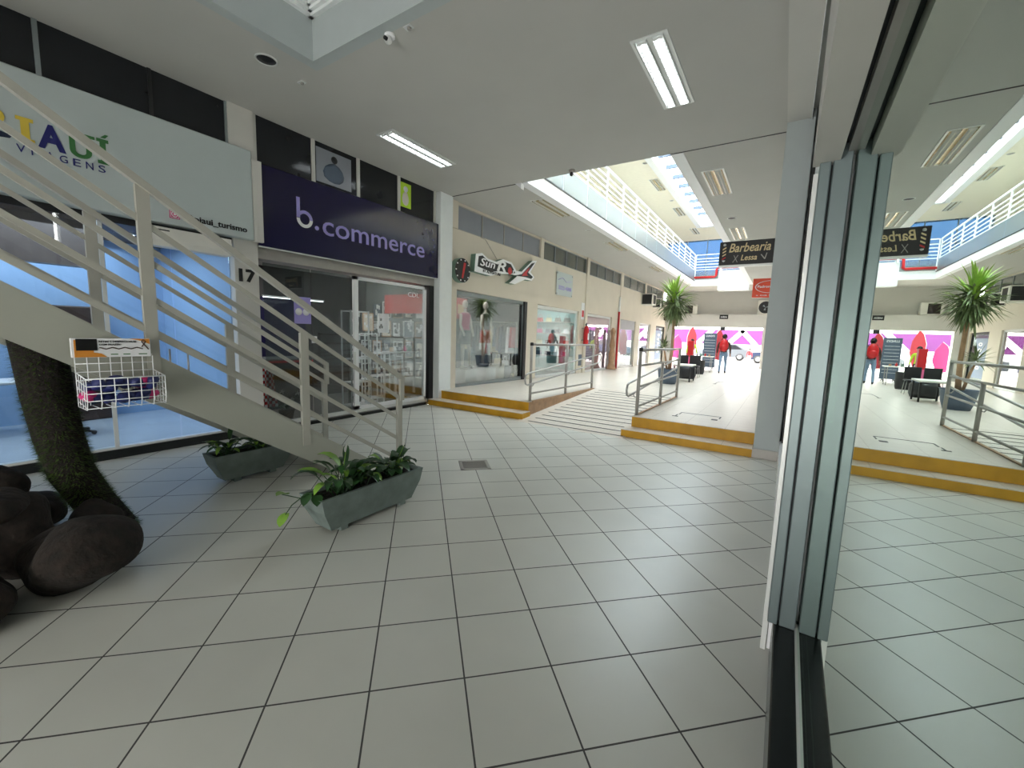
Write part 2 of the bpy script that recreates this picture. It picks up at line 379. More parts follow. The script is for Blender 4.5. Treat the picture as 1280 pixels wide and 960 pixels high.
# ramp cheek wall colour
MB().prism([(7.36, 0), (7.36, .3), (ramp1, zp(ramp1)), (ramp1, zp(ramp1)-.001)], 'x', rx0-.001, rx0+.012).build('trim_3', 'tan')['kind'] = 'structure'
for nm, px in (('trim_4', rx0-.03), ('trim_5', rx1-.01)):
    m = MB(); m.hexa([(px, 7.5, zp(7.5)-.05), (px+.05, 7.5, zp(7.5)-.05), (px+.05, ramp1, zp(ramp1)-.05), (px, ramp1, zp(ramp1)-.05), (px, 7.5, zp(7.5)+.012), (px+.05, 7.5, zp(7.5)+.012), (px+.05, ramp1, zp(ramp1)+.012), (px, ramp1, zp(ramp1)+.012)])
    struct(nm, m, 'tan')
struct('ground_street', BX(-30, 30, 30.3, 70, -.06, 0), 'asphalt')

# ceiling of the lower mall: slab with the near skylight well and the atrium
SKX0, SKX1, SKY0, SKY1 = -4.93, -1.1, -1.6, 3.14
AX0, AX1, AY0, AY1 = -4.7, -1.9, 7.63, 26.5
ce = MB(); Z0, Z1 = CZ, 5.08
for r in ((-11, SKX0-.1, -6.3, AY0), (SKX1+.1, 1.0, -6.3, AY0), (SKX0-.1, SKX1+.1, -6.3, SKY0-.1), (SKX0-.1, SKX1+.1, SKY1+.1, AY0)):
    ce.box(r[0], r[1], r[2], r[3], Z0, Z1)
struct('ceiling', ce, 'ceiling')
ce = MB()
for r in ((-11, AX0-.1, AY0+.02, 30), (AX1+.1, 1.0, AY0+.02, 30), (AX0-.1, AX1+.1, AY1+.1, 30)):
    ce.box(r[0], r[1], r[2], r[3], Z0+.005, Z1)
struct('ceiling_mall', ce, 'ceiling')
struct('trim_6', BX(-6.7, AX0-.25, AY0-.004, AY0+.02, Z0-.006, Z1-.02).box(AX1, -.25, AY0-.004, AY0+.02, Z0-.006, Z1-.02), 'black')
# skylight well
w = MB(); ZS = 5.22
e_ = .012
w.box(SKX0-.12, SKX0+e_, SKY0, SKY1+.12, Z0-.002, ZS); w.box(SKX0, SKX1+.12, SKY1-e_, SKY1+.12, Z0-.002, ZS)
w.box(SKX1-e_, SKX1+.12, SKY0, SKY1, Z0-.002, ZS); w.box(SKX0-.12, SKX1+.12, SKY0-.12, SKY0+e_, Z0-.002, ZS)
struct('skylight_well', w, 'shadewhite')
w = thing('skylight', 'grey glazed skylight over the near ceiling well, dusty panes', 'skylight', (-3, .8, ZS))
f_ = MB()
for k, (a, b) in enumerate(((0, .05), (.05, .09), (.09, .12))):
    z = ZS+k*.03
    f_.box(SKX0+a, SKX0+b+.01, SKY0, SKY1, z, z+.05); f_.box(SKX0, SKX1, SKY1-b-.01, SKY1-a, z, z+.05)
f_.box(SKX1-.1, SKX1, SKY0, SKY1, ZS, ZS+.1); f_.box(SKX0, SKX1, SKY0, SKY0+.1, ZS, ZS+.1)
f_.build('frame', 'white', w)
for k in range(1, 4):
    BX(SKX0, SKX1, SKY0+k*1.2-.03, SKY0+k*1.2+.03, ZS+.07, ZS+.15).build('glazing_bar', 'alu', w)
for k in range(1, 4):
    BX(SKX0+k*.96-.025, SKX0+k*.96+.025, SKY0, SKY1, ZS+.09, ZS+.14).build('glazing_bar', 'alu', w)
BX(SKX0+.02, SKX1-.02, SKY0+.02, SKY1-.02, ZS+.15, ZS+.16).build('glazing', 'skyglass', w)

# left wall: near shops (P. agency, commerce shop)
wl = MB()
wl.box(XW-.15, XW+.02, -6.3, -1.4, 0, CZ)
struct('wall_left', wl, 'plaster')
struct('pillar_1', BX(XW-.2, XW+.05, 3.03, 3.36, 0, CZ), 'plaster')
struct('pillar_2', BX(XW-.2, XW+.16, 7.24, 7.66, 0, CZ, b=.01), 'white')
struct('baseboard_left', BX(XW+.05, XW+.065, 7.25, 7.36, 0, .13).box(XW+.161, XW+.165, 7.24, 7.36, 0, .13), 'galv')
struct('wall_party', BX(-10.2, XW-.2, 3.1, 3.3, 0, CZ).box(-10.2, XW-.2, 7.3, 7.6, 0, CZ), 'greyroom')
struct('wall_back_shops', BX(-10.3, -10.2, -1.4, 30, 0, CZ), 'greyroom')
struct('wall_agency_side', BX(-10.3, XW-.15, -1.5, -1.4, 0, CZ), 'blueroom')
# rear: unseen wall added behind the camera, opening sized to limit daylight in front
struct('rear_light_baffle', BX(-7, 1.0, -6.4, -6.25, 2.3, CZ).box(-7, -3.1, -6.4, -6.25, 0, 2.3).box(-.1, 1.0, -6.4, -6.25, 0, 2.3), 'plaster')

# exit wall
exw = MB()
exw.box(-7, -6.33, YF-.25, YF+.1, 0, 3.3); exw.box(-1.15, 1, YF-.25, YF+.1, 0, 3.3); exw.box(-7, 1, YF-.45, YF+.1, 2.53, 3.32)
struct('wall_exit', exw, 'plaster')
struct('wall_exit_upper', BX(-7, 1, YF, YF+.2, 3.3, 5.1), 'plaster')
# upper storey
up = MB(); UZ = 8.2
for r in ((-7.5, AX0+.05, AY0-3, 31), (AX1, 1.5, AY0-3, 31), (AX0+.05, AX1, AY1, 31), (AX0+.05, AX1, AY0-3, AY0)):
    up.box(r[0], r[1], r[2], r[3], UZ, UZ+.2)
struct('ceiling_upper', up, 'upper')
struct('wall_upper_left', BX(-7.5, -7.3, 4.6, 31, 5.08, UZ), 'upper')
struct('wall_upper_right', BX(1.4, 1.5, 4.6, 31, 5.08, UZ), 'upper')
struct('wall_upper_near', BX(-7.5, 1.5, 4.6, 4.7, 5.08, UZ), 'upper')
struct('wall_upper_far', BX(-7.5, 1.5, 30.6, 30.8, 5.08, 5.9), 'cream')
u = MB()
for k in range(8): u.box(-7.3+k*1.24, -7.26+k*1.24, 30.6, 30.68, 5.9, UZ)
u.box(-7.3, 1.4, 30.6, 30.68, 5.9, 5.95).box(-7.3, 1.4, 30.6, 30.68, 7.0, 7.04)
wf = struct('window_1', u, 'alu')
BX(-7.3, 1.4, 30.64, 30.65, 5.9, UZ).build('pane', 'bluepane', wf)
# atrium skylight curb + ribs
c = MB()
c.box(AX0+.03, AX0+.13, AY0, AY1, UZ-.02, UZ+.30); c.box(AX1-.1, AX1, AY0, AY1, UZ-.02, UZ+.30); c.box(AX0, AX1, AY1-.02, AY1+.1, UZ-.02, UZ+.30)
c.box(AX0-.12, AX0+.13, AY0, AY1+.15, UZ-.14, UZ-.02); c.box(AX0, AX1, AY1-.05, AY1+.2, UZ-.14, UZ-.02)
struct('skylight_curb', c, 'bright')
st = thing('skylight', 'bright ribbed skylight above the upper storey atrium', 'skylight', (-3.3, 17, UZ+.2))
for k in range(16):
    y = AY0+.6+k*1.2
    if y < AY1-.3: BX(AX0+.15, AX1-.12, y-.05, y+.05, UZ+.14, UZ+.28).build('rib', 'bluegrey', st)
BX(AX0+.1, AX1-.1, AY0, AY1-.05, UZ+.32, UZ+.33).build('glazing', 'skyclear', st)

# atrium slab edges (white fascias)
f1 = MB(); f1.box(AX0-.2, AX0, AY0+.03, AY1+.1, CZ-.01, 5.08, 0); f1.box(AX0-.2, AX0+.012, AY0+.03, AY1, 5.06, 5.09, 1)
struct('trim_7', f1, ['bright', 'dark'])
struct('trim_8', BX(AX1, AX1+.2, AY0+.03, AY1, CZ-.01, 5.08), 'bright')
struct('trim_9', BX(AX0, AX1, AY1, AY1+.2, CZ-.01, 5.14), 'bright')
struct('trim_10', MB().prism([(-4.98, CZ), (-4.83, CZ), (-4.83, CZ-.12)], 'y', AY0-.02, AY0+.1), 'bright')

# right side beyond the glass shop
cl = MB(); cl.box(-.24, .08, 7.05, 8.2, 0, CZ, b=.008)
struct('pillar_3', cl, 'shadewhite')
struct('baseboard_right', BX(-.255, .09, 7.035, 8.2, 0, .135), 'galv')
struct('wall_right', BX(.13, .4, 2.62, 8.2, 0, CZ).box(.08, .4, 8.2, 30, 0, CZ), 'white')
pl_ = MB(); pl_.box(.075, .13, 2.62, 7.04, 0, .3)
for k in range(14): pl_.box(.0735, .0755, 2.65+k*.31, 2.656+k*.31, .0, .3, 1)
struct('baseboard_right_shops', pl_, ['bright', 'galv'])
struct('shadow_gap_strip', BX(.1, .13, 6.9, 7.0, .3, CZ), 'black')  # black strip standing in for the shadow gap beside the column
# facade header above the glass
hd = MB(); hd.box(-.24, .035, -6.3, 7.05, 4.66, CZ, 0); hd.box(.035, .137, -6.3, 2.5, 2.53, CZ, 0); hd.box(.137, .16, -6.3, 2.5, 2.60, CZ, 1); hd.box(.16, .3, -6.3, 2.5, 2.56, CZ, 2)  # dark strip beside the track is the header's shadow put in as colour
struct('wall_right_header', hd, ['plaster', 'dark', 'galv'])
struct('trim_12', BX(.03, .036, -6.3, 7.0, 4.62, 4.66), 'bright')
struct('wall_room_right', BX(4.4, 4.5, -6.3, 6.5, 0, 3.2).box(.3, 4.5, 6.4, 6.5, 0, 3.2).box(.3, 4.5, -6.4, -6.3, 0, 3.2).box(.3, 4.5, -6.4, 6.5, 3.0, 3.2), 'greyroom')
struct('floor_room_right', BX(1.0, 4.5, -6.4, 6.5, -.1, 0), 'tile')

# ================================================================== RIGHT GLASS SHOPFRONT
def gx(y): return .172+.007*y
sf = thing('glass_shopfront', 'large reflective green tinted glass shopfront in grey aluminium, on a black sill', 'shopfront', (.17, 0, 0))
m = MB(); m.box(.088, .20, -6.2, 2.56, 0, .255, 0, b=.006); m.build('sill', 'granite', sf)
MB().beam((gx(-6)-.004, -6, .262), (gx(2.5)-.004, 2.5, .262), .010, .014).build('bead', 'alulight', sf)
g_ = MB(); y0, y1 = -6.1, 2.45
g_.add([(gx(y0), y0, .262), (gx(y1), y1, .262), (gx(y1), y1, 2.62), (gx(y0), y0, 2.62), (gx(y0)+.01, y0, .262), (gx(y1)+.01, y1, .262), (gx(y1)+.01, y1, 2.62), (gx(y0)+.01, y0, 2.62)],
       [(0, 1, 2, 3), (7, 6, 5, 4), (0, 4, 5, 1), (3, 2, 6, 7), (0, 3, 7, 4), (1, 5, 6, 2)])
g_.build('pane', 'mirror', sf)
mu = MB()
mu.box(.062, .105, 2.45, 2.56, .255, 2.53, 0, b=.004); mu.box(.112, .182, 2.45, 2.58, .255, 2.60, 0, b=.004); mu.box(.1, .12, 2.50, 2.55, .255, 2.53, 2)
mu.build('mullion', ['alugreen', 'alulight', 'dark'], sf)
BX(.045, .07, 2.60, 2.66, .0, 2.53).build('door_edge', 'alulight', sf)

# ================================================================== CEILING LIGHTS
def troffer(lit, w=.32, L=1.45):
    t = thing('ceiling_light', '', 'ceiling light', (0, 0, 0), 'recessed fluorescent ceiling lights')
    f = MB(); hw, hl = w/2, L/2
    f.box(-hw-.03, -hw, -hl-.03, hl+.03, -.012, .004); f.box(hw, hw+.03, -hl-.03, hl+.03, -.012, .004)
    f.box(-hw, hw, -hl-.03, -hl, -.012, .004); f.box(-hw, hw, hl, hl+.03, -.012, .004)
    f.build('frame', 'alulight', t)
    r = MB(); r.box(-hw, hw, -hl, hl, -.004, .0)
    for sx in (-1, 1):
        for a in (.03, hw-.02):
            x = sx*a; r.box(x-.003, x+.003, -hl, hl, -.03, -.004)
    r.build('reflector', 'alulight' if lit else 'reflector', t)
    for sx in (-1, 1):
        MB().tube([(sx*w*.25, -hl+.04, -.018), (sx*w*.25, hl-.04, -.018)], .013, 10).build('tube', 'tube' if lit else 'tubeoff', t)
        lv = MB()
        n = 22
        for k in range(n+1):
            y = -hl+.03+k*(L-.06)/n; lv.box(sx*w*.25-.05, sx*w*.25+.05, y-.002, y+.002, -.035, -.006)
        lv.build('louvre', 'alulight', t)
    return t
def place(t, loc, label): return copy_tree(t, None, loc, 0, label)
tl = troffer(True); tl.location = (-5.57, 5.47, CZ-.001); tl['label'] = 'lit twin tube ceiling light in front of the purple sign'
place(tl, (-1.46, 5.38, CZ-.001), 'lit twin tube ceiling light nearest the camera, towards the right')
to = troffer(False); to.location = (-1.39, 9.42, CZ+.004); to['label'] = 'unlit ceiling light above the barber sign, nearest of the right row'
place(to, (-1.39, 14.0, CZ+.004), 'unlit ceiling light partly behind the barber sign')
place(to, (-5.09, 9.46, CZ+.004), 'unlit ceiling light under the left balcony, nearest of the row')
place(to, (-5.12, 14.3, CZ+.004), 'unlit ceiling light under the left balcony, second of the row')
place(to, (-5.12, 19.6, CZ+.004), 'unlit ceiling light under the left balcony, farthest of the row')
for y, q in ((14.0, 'nearest'), (19.0, 'second'), (23.4, 'third'), (27.9, 'farthest')):
    place(to, (-5.15, y, UZ-.001), 'unlit ceiling light on the cream upper storey ceiling, %s of four' % q)
def disc(x, y, z, r, label, name='ceiling_speaker'):
    t = thing(name, label, 'ceiling speaker', (x, y, z), 'round ceiling fittings')
    MB().lathe([(r, z), (r, z-.008), (r*.86, z-.014), (r*.84, z-.002)], (x, y, 0), 24).build('rim', 'alulight', t)
    MB().lathe([(r*.84, z-.001), (r*.84, z-.005), (r*.3, z-.008)], (x, y, 0), 24).build('grille', 'dark' if r > .1 else 'galv', t)
disc(-5.37, 2.83, CZ, .12, 'dark round ceiling speaker beside the near skylight well')
disc(-5.12, 11.86, CZ+.004, .1, 'round fitting under the left balcony between the first two lights')
disc(-5.15, 16.9, CZ+.004, .1, 'round fitting under the left balcony between the second and third lights')
disc(-1.4, 12.2, CZ+.004, .11, 'round fitting on the right ceiling beyond the nearest unlit light')
disc(-5.0, 16.5, UZ, .1, 'round fitting on the cream upper ceiling, nearer one')
disc(-5.1, 21.4, UZ, .1, 'round fitting on the cream upper ceiling, farther one')
def sensor(x, y, z, label):
    t = thing('smoke_detector', label, 'smoke detector', (x, y, z), 'small ceiling detectors')
    BX(x-.05, x+.05, y-.035, y+.035, z-.012, z, b=.004).build('base_plate', 'alulight', t)
    MB().lathe([(.022, z-.012), (.022, z-.03), (.012, z-.036)], (x+.01, y, 0), 14).build('head', 'galv', t)
sensor(-5.44, 3.3, CZ, 'small white detector on the ceiling near the dark speaker')
sensor(-3.52, 3.3, CZ, 'small white detector on the ceiling beside the dome camera')
t = thing('dome_camera', 'small white security camera on the ceiling by the skylight corner', 'security camera', (-3.78, 3.28, CZ))
MB().lathe([(.055, CZ), (.055, CZ-.025), (.04, CZ-.035)], (-3.78, 3.28, 0), 18).build('base', 'bright', t)
MB().blob((-3.78, 3.26, CZ-.06), (.042, .042, .042), jit=0).build('ball', 'alulight', t)
MB().lathe([(.018, 3.2), (.02, 3.23)], (-3.77, 0, CZ-.07), 12, axis='y').build('lens', 'black', t)
t = thing('dome_camera', 'small dark camera hanging from the ceiling edge at the atrium corner', 'security camera', (-3.64, 7.5, CZ))
MB().lathe([(.06, CZ), (.055, CZ-.03), (.03, CZ-.045)], (-3.64, 7.5, 0), 18).build('base', 'galv', t)
MB().blob((-3.64, 7.49, CZ-.07), (.035, .035, .04), jit=0).build('ball', 'dark', t)

# ================================================================== STAIRCASE (white steel)
SL = -.645
def ztop(y): return 2.215+SL*(y-.1)                       # upper edge of the stringers
stc = thing('staircase', 'pale grey steel staircase with plate stringers and multi bar railings, left foreground', 'staircase', (-5, 3.3, 0))
NX, FX = -4.25, -5.75
YB = 3.36
for x in (NX-.05, FX):
    m = MB(); ya = -2.2
    m.prism([(YB+.17, 0), (YB-.02, .085), (ya, ztop(ya)), (ya, ztop(ya)-.40), (YB-.06-.36, 0.0)], 'x', x, x+.05)
    m.build('stringer', 'stair', stc)
for k in range(1, 13):
    z = .168*k; y = (ztop(0)-z-.05)/(-SL)
    BX(FX+.05, NX-.05, y-.30, y-.0, z-.04, z, b=.004).build('tread', 'stair', stc)
def railing(x, near):
    s = -1 if near else 1
    r = bpy.data.objects.new('railing', None); COL.objects.link(r); r.parent = stc; r.empty_display_size = .1
    def zr(y, k): return 2.215+1.245+.04+SL*(y-.1)-.0-.283*k
    ye = 3.84 if near else 3.70
    ends = [ye]*5
    for k in range(5):
        w = (.05, .035) if k == 0 else (.022, .04)
        MB().beam((x+(.02 if k == 0 else 0), -2.2, zr(-2.2, k)), (x+(.02 if k == 0 else 0), ye+(.03 if k == 0 else 0), zr(ye+(.03 if k == 0 else 0), k)), w[0], .042 if k else .055).build('handrail' if k == 0 else 'rail', 'railpaint', r)
    zt = zr(ye, 0)
    BX(x-.015, x+.025, ye-.035, ye+.04, 0, zt-.28).box(x+.0, x+.04, ye+.0, ye+.06, zt-.32, zt+.0).build('post', 'railpaint', r)
    for y in ((1.26, 2.53, -.9) if near else (1.28, 2.45, -.9)):
        k = 1 if 2 < y < 3 else 0
        BX(x-.02, x+.02, y-.04, y+.045, ztop(y)-.22, zr(y, k)-.01).build('post', 'railpaint', r)
    return r
railing(NX-.01, True); railing(FX+.03, False)

# ================================================================== PLANTERS
def planter(x0, x1, y0, y1, h, label):
    t = thing('planter', label, 'planter', ((x0+x1)/2, (y0+y1)/2, 0), 'long concrete planters by the stairs')
    m = MB(); tp, th = .045, .03
    z0 = .035
    def ring(ix, iy, z): return [(x0+ix, y0+iy, z), (x1-ix, y0+iy, z), (x1-ix, y1-iy, z), (x0+ix, y1-iy, z)]
    rings = [ring(.05, .11, z0), ring(.045, .10, .06), ring(.012, .03, h*.62), ring(0, 0, h), ring(.03, .03, h), ring(.035, .035, h-.05)]
    vs = sum(rings, []); fs = [(3, 2, 1, 0)]
    for i in range(5):
        for k in range(4): a = i*4; j = (k+1) % 4; fs.append((a+k, a+j, a+4+j, a+4+k))
    fs.append((20, 21, 22, 23)); m.add(vs, fs); m.build('trough', 'concrete', t)
    for yy in (y0+.2, y1-.26): BX(x0+.05, x1-.05, yy, yy+.07, 0, z0+.01).build('foot', 'concrete', t)
    BX(x0+.032, x1-.032, y0+.032, y1-.032, h-.06, h-.03).build('soil', 'soil', t)
    return t
planter(-3.27, -2.95, 1.87, 2.98, .33, 'grey concrete planter in front of the stair foot')
planter(-5.13, -4.84, 1.88, 2.72, .32, 'grey concrete planter under the stairs, behind the stringer')
def lily(name, x, y, z, n, L, label, cat='potted plant', w=.06, seed=1, flower=0, spread=.5, group=None):
    rnd = random.Random(seed); t = thing(name, label, cat, (x, y, z), group)
    st_, lf = MB(), MB()
    for i in range(n):
        a = rnd.uniform(0, 2*PI); e = rnd.uniform(.5, 1.3); bx, by = x+rnd.uniform(-.05, .05), y+rnd.uniform(-.07, .07)
        d = Vector((math.cos(a)*math.cos(e)*spread*1.5, math.sin(a)*math.cos(e)*spread*1.5, math.sin(e))).normalized()
        l = L*rnd.uniform(.4, .95); p0 = Vector((bx, by, z-.02)); p1 = p0+d*l*.6
        st_.tube([p0, (p0+p1)/2+Vector((0, 0, .01)), p1], .004, 5)
        lf.leaf(p1, (d.x*1.4, d.y*1.4, d.z*.6), l*.62, w*rnd.uniform(.7, 1.25), rnd.uniform(.9, 1.9), m=1 if rnd.random() < .18 else 0)
    st_.build('stems', 'leaf', t); lf.build('leaves', ['leaf', 'leaf2'], t)
    for k in range(flower):
        fx, fy, fz = x+rnd.uniform(-.05, .08), y+rnd.uniform(-.1, .1), z+L*rnd.uniform(.8, 1.0)
        MB().tube([(x, y, z), (fx, fy, fz)], .003, 5).leaf((fx, fy, fz), (.2, .1, 1), .09, .05, .5, m=1).build('flower', ['leaf2', 'petal'], t)
    return t
lily('peace_lily', -3.08, 2.12, .30, 26, .46, 'peace lily with a white flower in the front planter, nearest the camera', seed=3, flower=1, w=.075)
lily('leafy_plant', -3.12, 2.33, .30, 40, .32, 'low dark leafy plant in the middle of the front planter', seed=5, w=.08)
lily('leafy_plant', -3.12, 2.72, .30, 46, .33, 'bushy round leafed plant at the far end of the front planter', seed=9, w=.085, flower=1)
t = thing('trailing_vine', 'trailing pothos vine with pale leaves hanging over the planter end', 'plant', (-3.1, 1.92, .33))
MB().tube([(-3.1, 1.98, .33), (-3.13, 1.84, .36), (-3.15, 1.74, .30), (-3.14, 1.66, .22)], .004, 6).tube([(-3.08, 1.96, .33), (-3.14, 1.80, .34), (-3.18, 1.68, .40)], .004, 6).build('stem', 'leaf', t)
for p, d, mm in (((-3.14, 1.70, .25), (.1, -.25, -.15), 'leaf2'), ((-3.17, 1.72, .39), (.1, -.3, .15), 'leaf2'), ((-3.13, 1.88, .36), (.15, -.3, -.2), 'leaf'), ((-3.06, 1.90, .35), (.3, -.2, -.1), 'leaf')):
    MB().leaf(p, d, .12, .085, .5).build('leaf', mm, t)
lily('leafy_plant', -4.98, 2.05, .29, 34, .36, 'strappy green plant in the planter under the stairs', seed=21, w=.05)
lily('leafy_plant', -4.98, 2.40, .29, 22, .20, 'small green plant in the dark planter close to the stringer', seed=23, w=.05)

# ================================================================== ROCKS AND TURF COVERED TRUNK
rock_specs = [((-3.72, .66, .20), (.32, .27, .22), 'large rounded brown rock at the front of the rock pile'),
              ((-3.62, .14, .17), (.30, .24, .19), 'brown rock at the left frame edge, lowest of the pile'),
              ((-4.28, .86, .17), (.21, .17, .19), 'dark rock beside the foot of the turf covered trunk'),
              ((-4.22, .40, .28), (.26, .26, .28), 'dark rock in the middle of the pile behind the front rock'),
              ((-4.12, -.14, .24), (.28, .26, .26), 'dark rock at the left of the pile, second row'),
              ((-4.72, .30, .46), (.27, .30, .18), 'upper dark rock of the pile below the stair stringer'),
              ((-4.85, .16, .72), (.13, .13, .10), 'small round rock on top of the pile, at the left frame edge'),
              ((-5.0, .60, .16), (.27, .24, .18), 'dark rock behind the trunk foot'),
              ((-3.95, .30, .56), (.20, .20, .11), 'flat dark rock resting above the two front rocks')]
for i, (c, r, lab) in enumerate(rock_specs):
    tag(MB().blob(c, r, jit=.24, seed=30+i, sub=4, flat=0.0 if c[2] < .45 else None).build('rock', 'rock'), lab, 'rock', 'dark rocks piled under the stairs')
t = thing('turf_covered_trunk', 'leaning trunk wrapped in moss green plastic turf, rising from the rocks behind the stairs', 'tree trunk', (-4.6, .95, 0))
axis = [Vector(p) for p in ((-4.48, 1.03, .0), (-4.56, .91, .25), (-4.63, .815, .5), (-4.65, .765, .8), (-4.66, .73, 1.15), (-4.66, .70, 1.60))]
rad = [.12, .125, .135, .14, .145, .15]
MB().tube(axis, rad, 16).build('trunk', 'soil', t)
rnd = random.Random(4); tf = MB()
for i in range(9000):
    s_ = rnd.random()*4.999; k = int(s_); u_ = s_-k; c = axis[k].lerp(axis[k+1], u_); rr = rad[k]*(1-u_)+rad[k+1]*u_
    a = rnd.uniform(0, 2*PI); d = Vector((math.cos(a), math.sin(a), rnd.uniform(-.5, .4))); p = c+Vector((d.x, d.y, 0))*rr*.95
    e = p+d*rnd.uniform(.02, .055); q = Vector((-d.y, d.x, 0))*.006
    tf.add([p-q, p+q, e], [(0, 1, 2)], m=0)
o = tf.build('turf_blades', 'turf', t); o['kind'] = 'stuff'

# ================================================================== WIRE BASKET DISPLAY ON THE STRINGER
t = thing('wire_display_basket', 'white wire basket hung on the stair stringer with a printed header board', 'basket', (-4.1, 1.02, 1.05))
hb = MB(); hb.box(-4.19, -4.17, .785, 1.225, 1.435, 1.572, 0, b=.003)
hb.box(-4.1695, -4.168, .80, .90, 1.44, 1.56, 1); hb.prism([(.80, 1.437), (.80, 1.470), (.88, 1.475), (.94, 1.462), (.97, 1.437)], 'x', -4.168, -4.1665, 1)
hb.box(-4.168, -4.166, .81, .92, 1.485, 1.568, 2)
hb.prism([(1.10, 1.571), (1.22, 1.571), (1.22, 1.53), (1.17, 1.555)], 'x', -4.168, -4.1665, 1)
for k in range(7): hb.tube([(-4.165, .93+k*.035, 1.50+.006*(-1)**k), (-4.165, .965+k*.035, 1.50-.006*(-1)**k)], .004, 5, m=3)
hb.tube([(-4.165, 1.17, 1.51), (-4.165, 1.195, 1.55), (-4.165, 1.18, 1.565), (-4.165, 1.17, 1.55), (-4.165, 1.21, 1.49)], .004, 5, m=3)
hb.text('RETIRE E DESENVOLVA-SE', (-4.1675, .93, 1.542), (0, 1, 0), (0, 0, 1), .21, .014, .002, 2, .02)
hb.text('COM PRAZER!', (-4.1675, .93, 1.520), (0, 1, 0), (0, 0, 1), .12, .014, .002, 2, .02)
for k, (a, b) in enumerate(((.99, 1.03), (1.06, 1.10), (1.15, 1.20))): hb.box(-4.168, -4.1668, a, b, 1.452, 1.459, 4)
hb.build('header_board', ['paper', 'orange', 'black', 'wood', 'green'], t)
wr = MB(); R_ = .0032
xb, xf, ya, yb, za, zb_ = -4.18, -3.95, .80, 1.235, 1.085, 1.30
for k in range(6): z = 1.10+k*.06; wr.tube([(xb, ya, z+.05), (xb, yb, z+.05)], R_, 5)
for k in range(8): y = ya+k*(yb-ya)/7; wr.tube([(xb, y, 1.44), (xb, y, za)], R_, 5)
for k in range(5): z = za+.01+k*(zb_-za-.01)/4; wr.tube([(xb, ya, z+.03), (xf, ya, z), (xf, yb, z), (xb, yb, z+.03)], R_ if k < 4 else .005, 5)
for k in range(7):
    y = ya+k*(yb-ya)/6; wr.tube([(xb, y, za), (xf-.02, y, za), (xf, y, za+.05), (xf, y, zb_)], R_, 5)
for y in (ya, yb):
    for k in range(1, 4): x = xb+(xf-xb)*k/4; wr.tube([(x, y, za), (x, y, zb_+.02*(4-k)/4)], R_, 5)
for y in (ya+.05, yb-.05): wr.tube([(-4.251, y, 1.5), (-4.21, y, 1.56), (-4.18, y, 1.44)], .004, 5)
wr.build('wire_basket', 'bright', t)
rnd = random.Random(8)
for k in range(16):
    c = (rnd.uniform(xb+.06, xf-.06), ya+.04+(k % 8)*.05, za+.05+(k//8)*.09+rnd.uniform(0, .03))
    o = MB().blob(c, (.058, .046, .040), jit=.45, seed=60+k, sub=2).build('snack_packet', 'bagblue' if k % 7 else 'magenta')
    tag(o, '%s crinkled packet in the white wire basket, %s layer, %s from the left' % ('dark blue' if k % 7 else 'magenta', 'upper' if k // 8 else 'lower', ('first', 'second', 'third', 'fourth', 'fifth', 'sixth', 'seventh', 'eighth')[k % 8]), 'packet', 'packets heaped in the wire basket')

# ================================================================== AGENCY SHOP (left edge)
t = thing('agency_sign', 'long white sign box with coloured lettering at the left edge, above the agency glass', 'sign', (-6.75, 1.2, 2.94))
BX(XW-.02, -6.70, -1.4, 3.27, 2.94, 4.19, b=.012).build('box', 'signwhite', t)
L = MB(); O = -6.70; V = (0, 0, 1); U = (0, 1, 0)
L.text('P', (O, .80, 3.50), U, V, .15, .24, .008, 2, .03)
def serif_i(y0, y1, z0, z1, mm, w=.05, h=.035):
    c = (y0+y1)/2; L.box(O, O+.008, c-w/2, c+w/2, z0+h, z1-h, mm); L.box(O, O+.008, y0, y1, z0, z0+h, mm); L.box(O, O+.008, y0, y1, z1-h, z1, mm)
serif_i(1.02, 1.14, 3.485, 3.72, 2, .06)
L.text('A', (O, 1.16, 3.47), U, V, .205, .25, .008, 1, .04)
L.box(O, O+.008, 1.395, 1.44, 3.54, 3.70, 0); L.box(O, O+.008, 1.525, 1.57, 3.54, 3.70, 0); L.box(O, O+.0078, 1.365, 1.46, 3.70, 3.73, 0); L.box(O, O+.0078, 1.505, 1.60, 3.70, 3.73, 0)
for k in range(12):
    a, b = PI+PI*k/12, PI+PI*(k+1)/12; c = 1.4825; f = lambda q, r: (c+r*math.cos(q), 3.54+r*math.sin(q)*.86)
    L.prism([f(a, .0875), f(b, .0875), f(b, .0425), f(a, .0425)], 'x', O, O+.008, 0)
serif_i(1.615, 1.715, 3.465, 3.735, 0)
L.prism([(1.65, 3.75), (1.69, 3.75), (1.72, 3.79), (1.69, 3.79)], 'x', O, O+.008, 0)
L.prism([(.82, 3.46), (.97, 3.48), (.99, 3.51), (.9, 3.53), (.82, 3.5)], 'x', O, O+.008, 3)
for k, ch in enumerate('VIAGENS'): L.text(ch, (O, 1.008+k*.101, 3.37), U, V, .06 if ch != 'I' else .01, .075, .006, 1, .0)
L.text('@piaui_turismo', (O, 2.40, 3.005), U, V, .77, .11, .006, 4, .02)
L.build('lettering', ['green', 'logoblue', 'logoyellow', 'carblue', 'black'], t)
ic = MB(); ic.box(O, O+.006, 2.25, 2.36, 3.02, 3.13, 0, b=.003)
for r, mm in ((.036, 1), (.026, 0), (.015, 1)): ic.lathe([(r, O), (r, O+.007+.001*(1-r*10))], (0, 2.305, 3.075), 18, mm, axis='x', smooth=False)
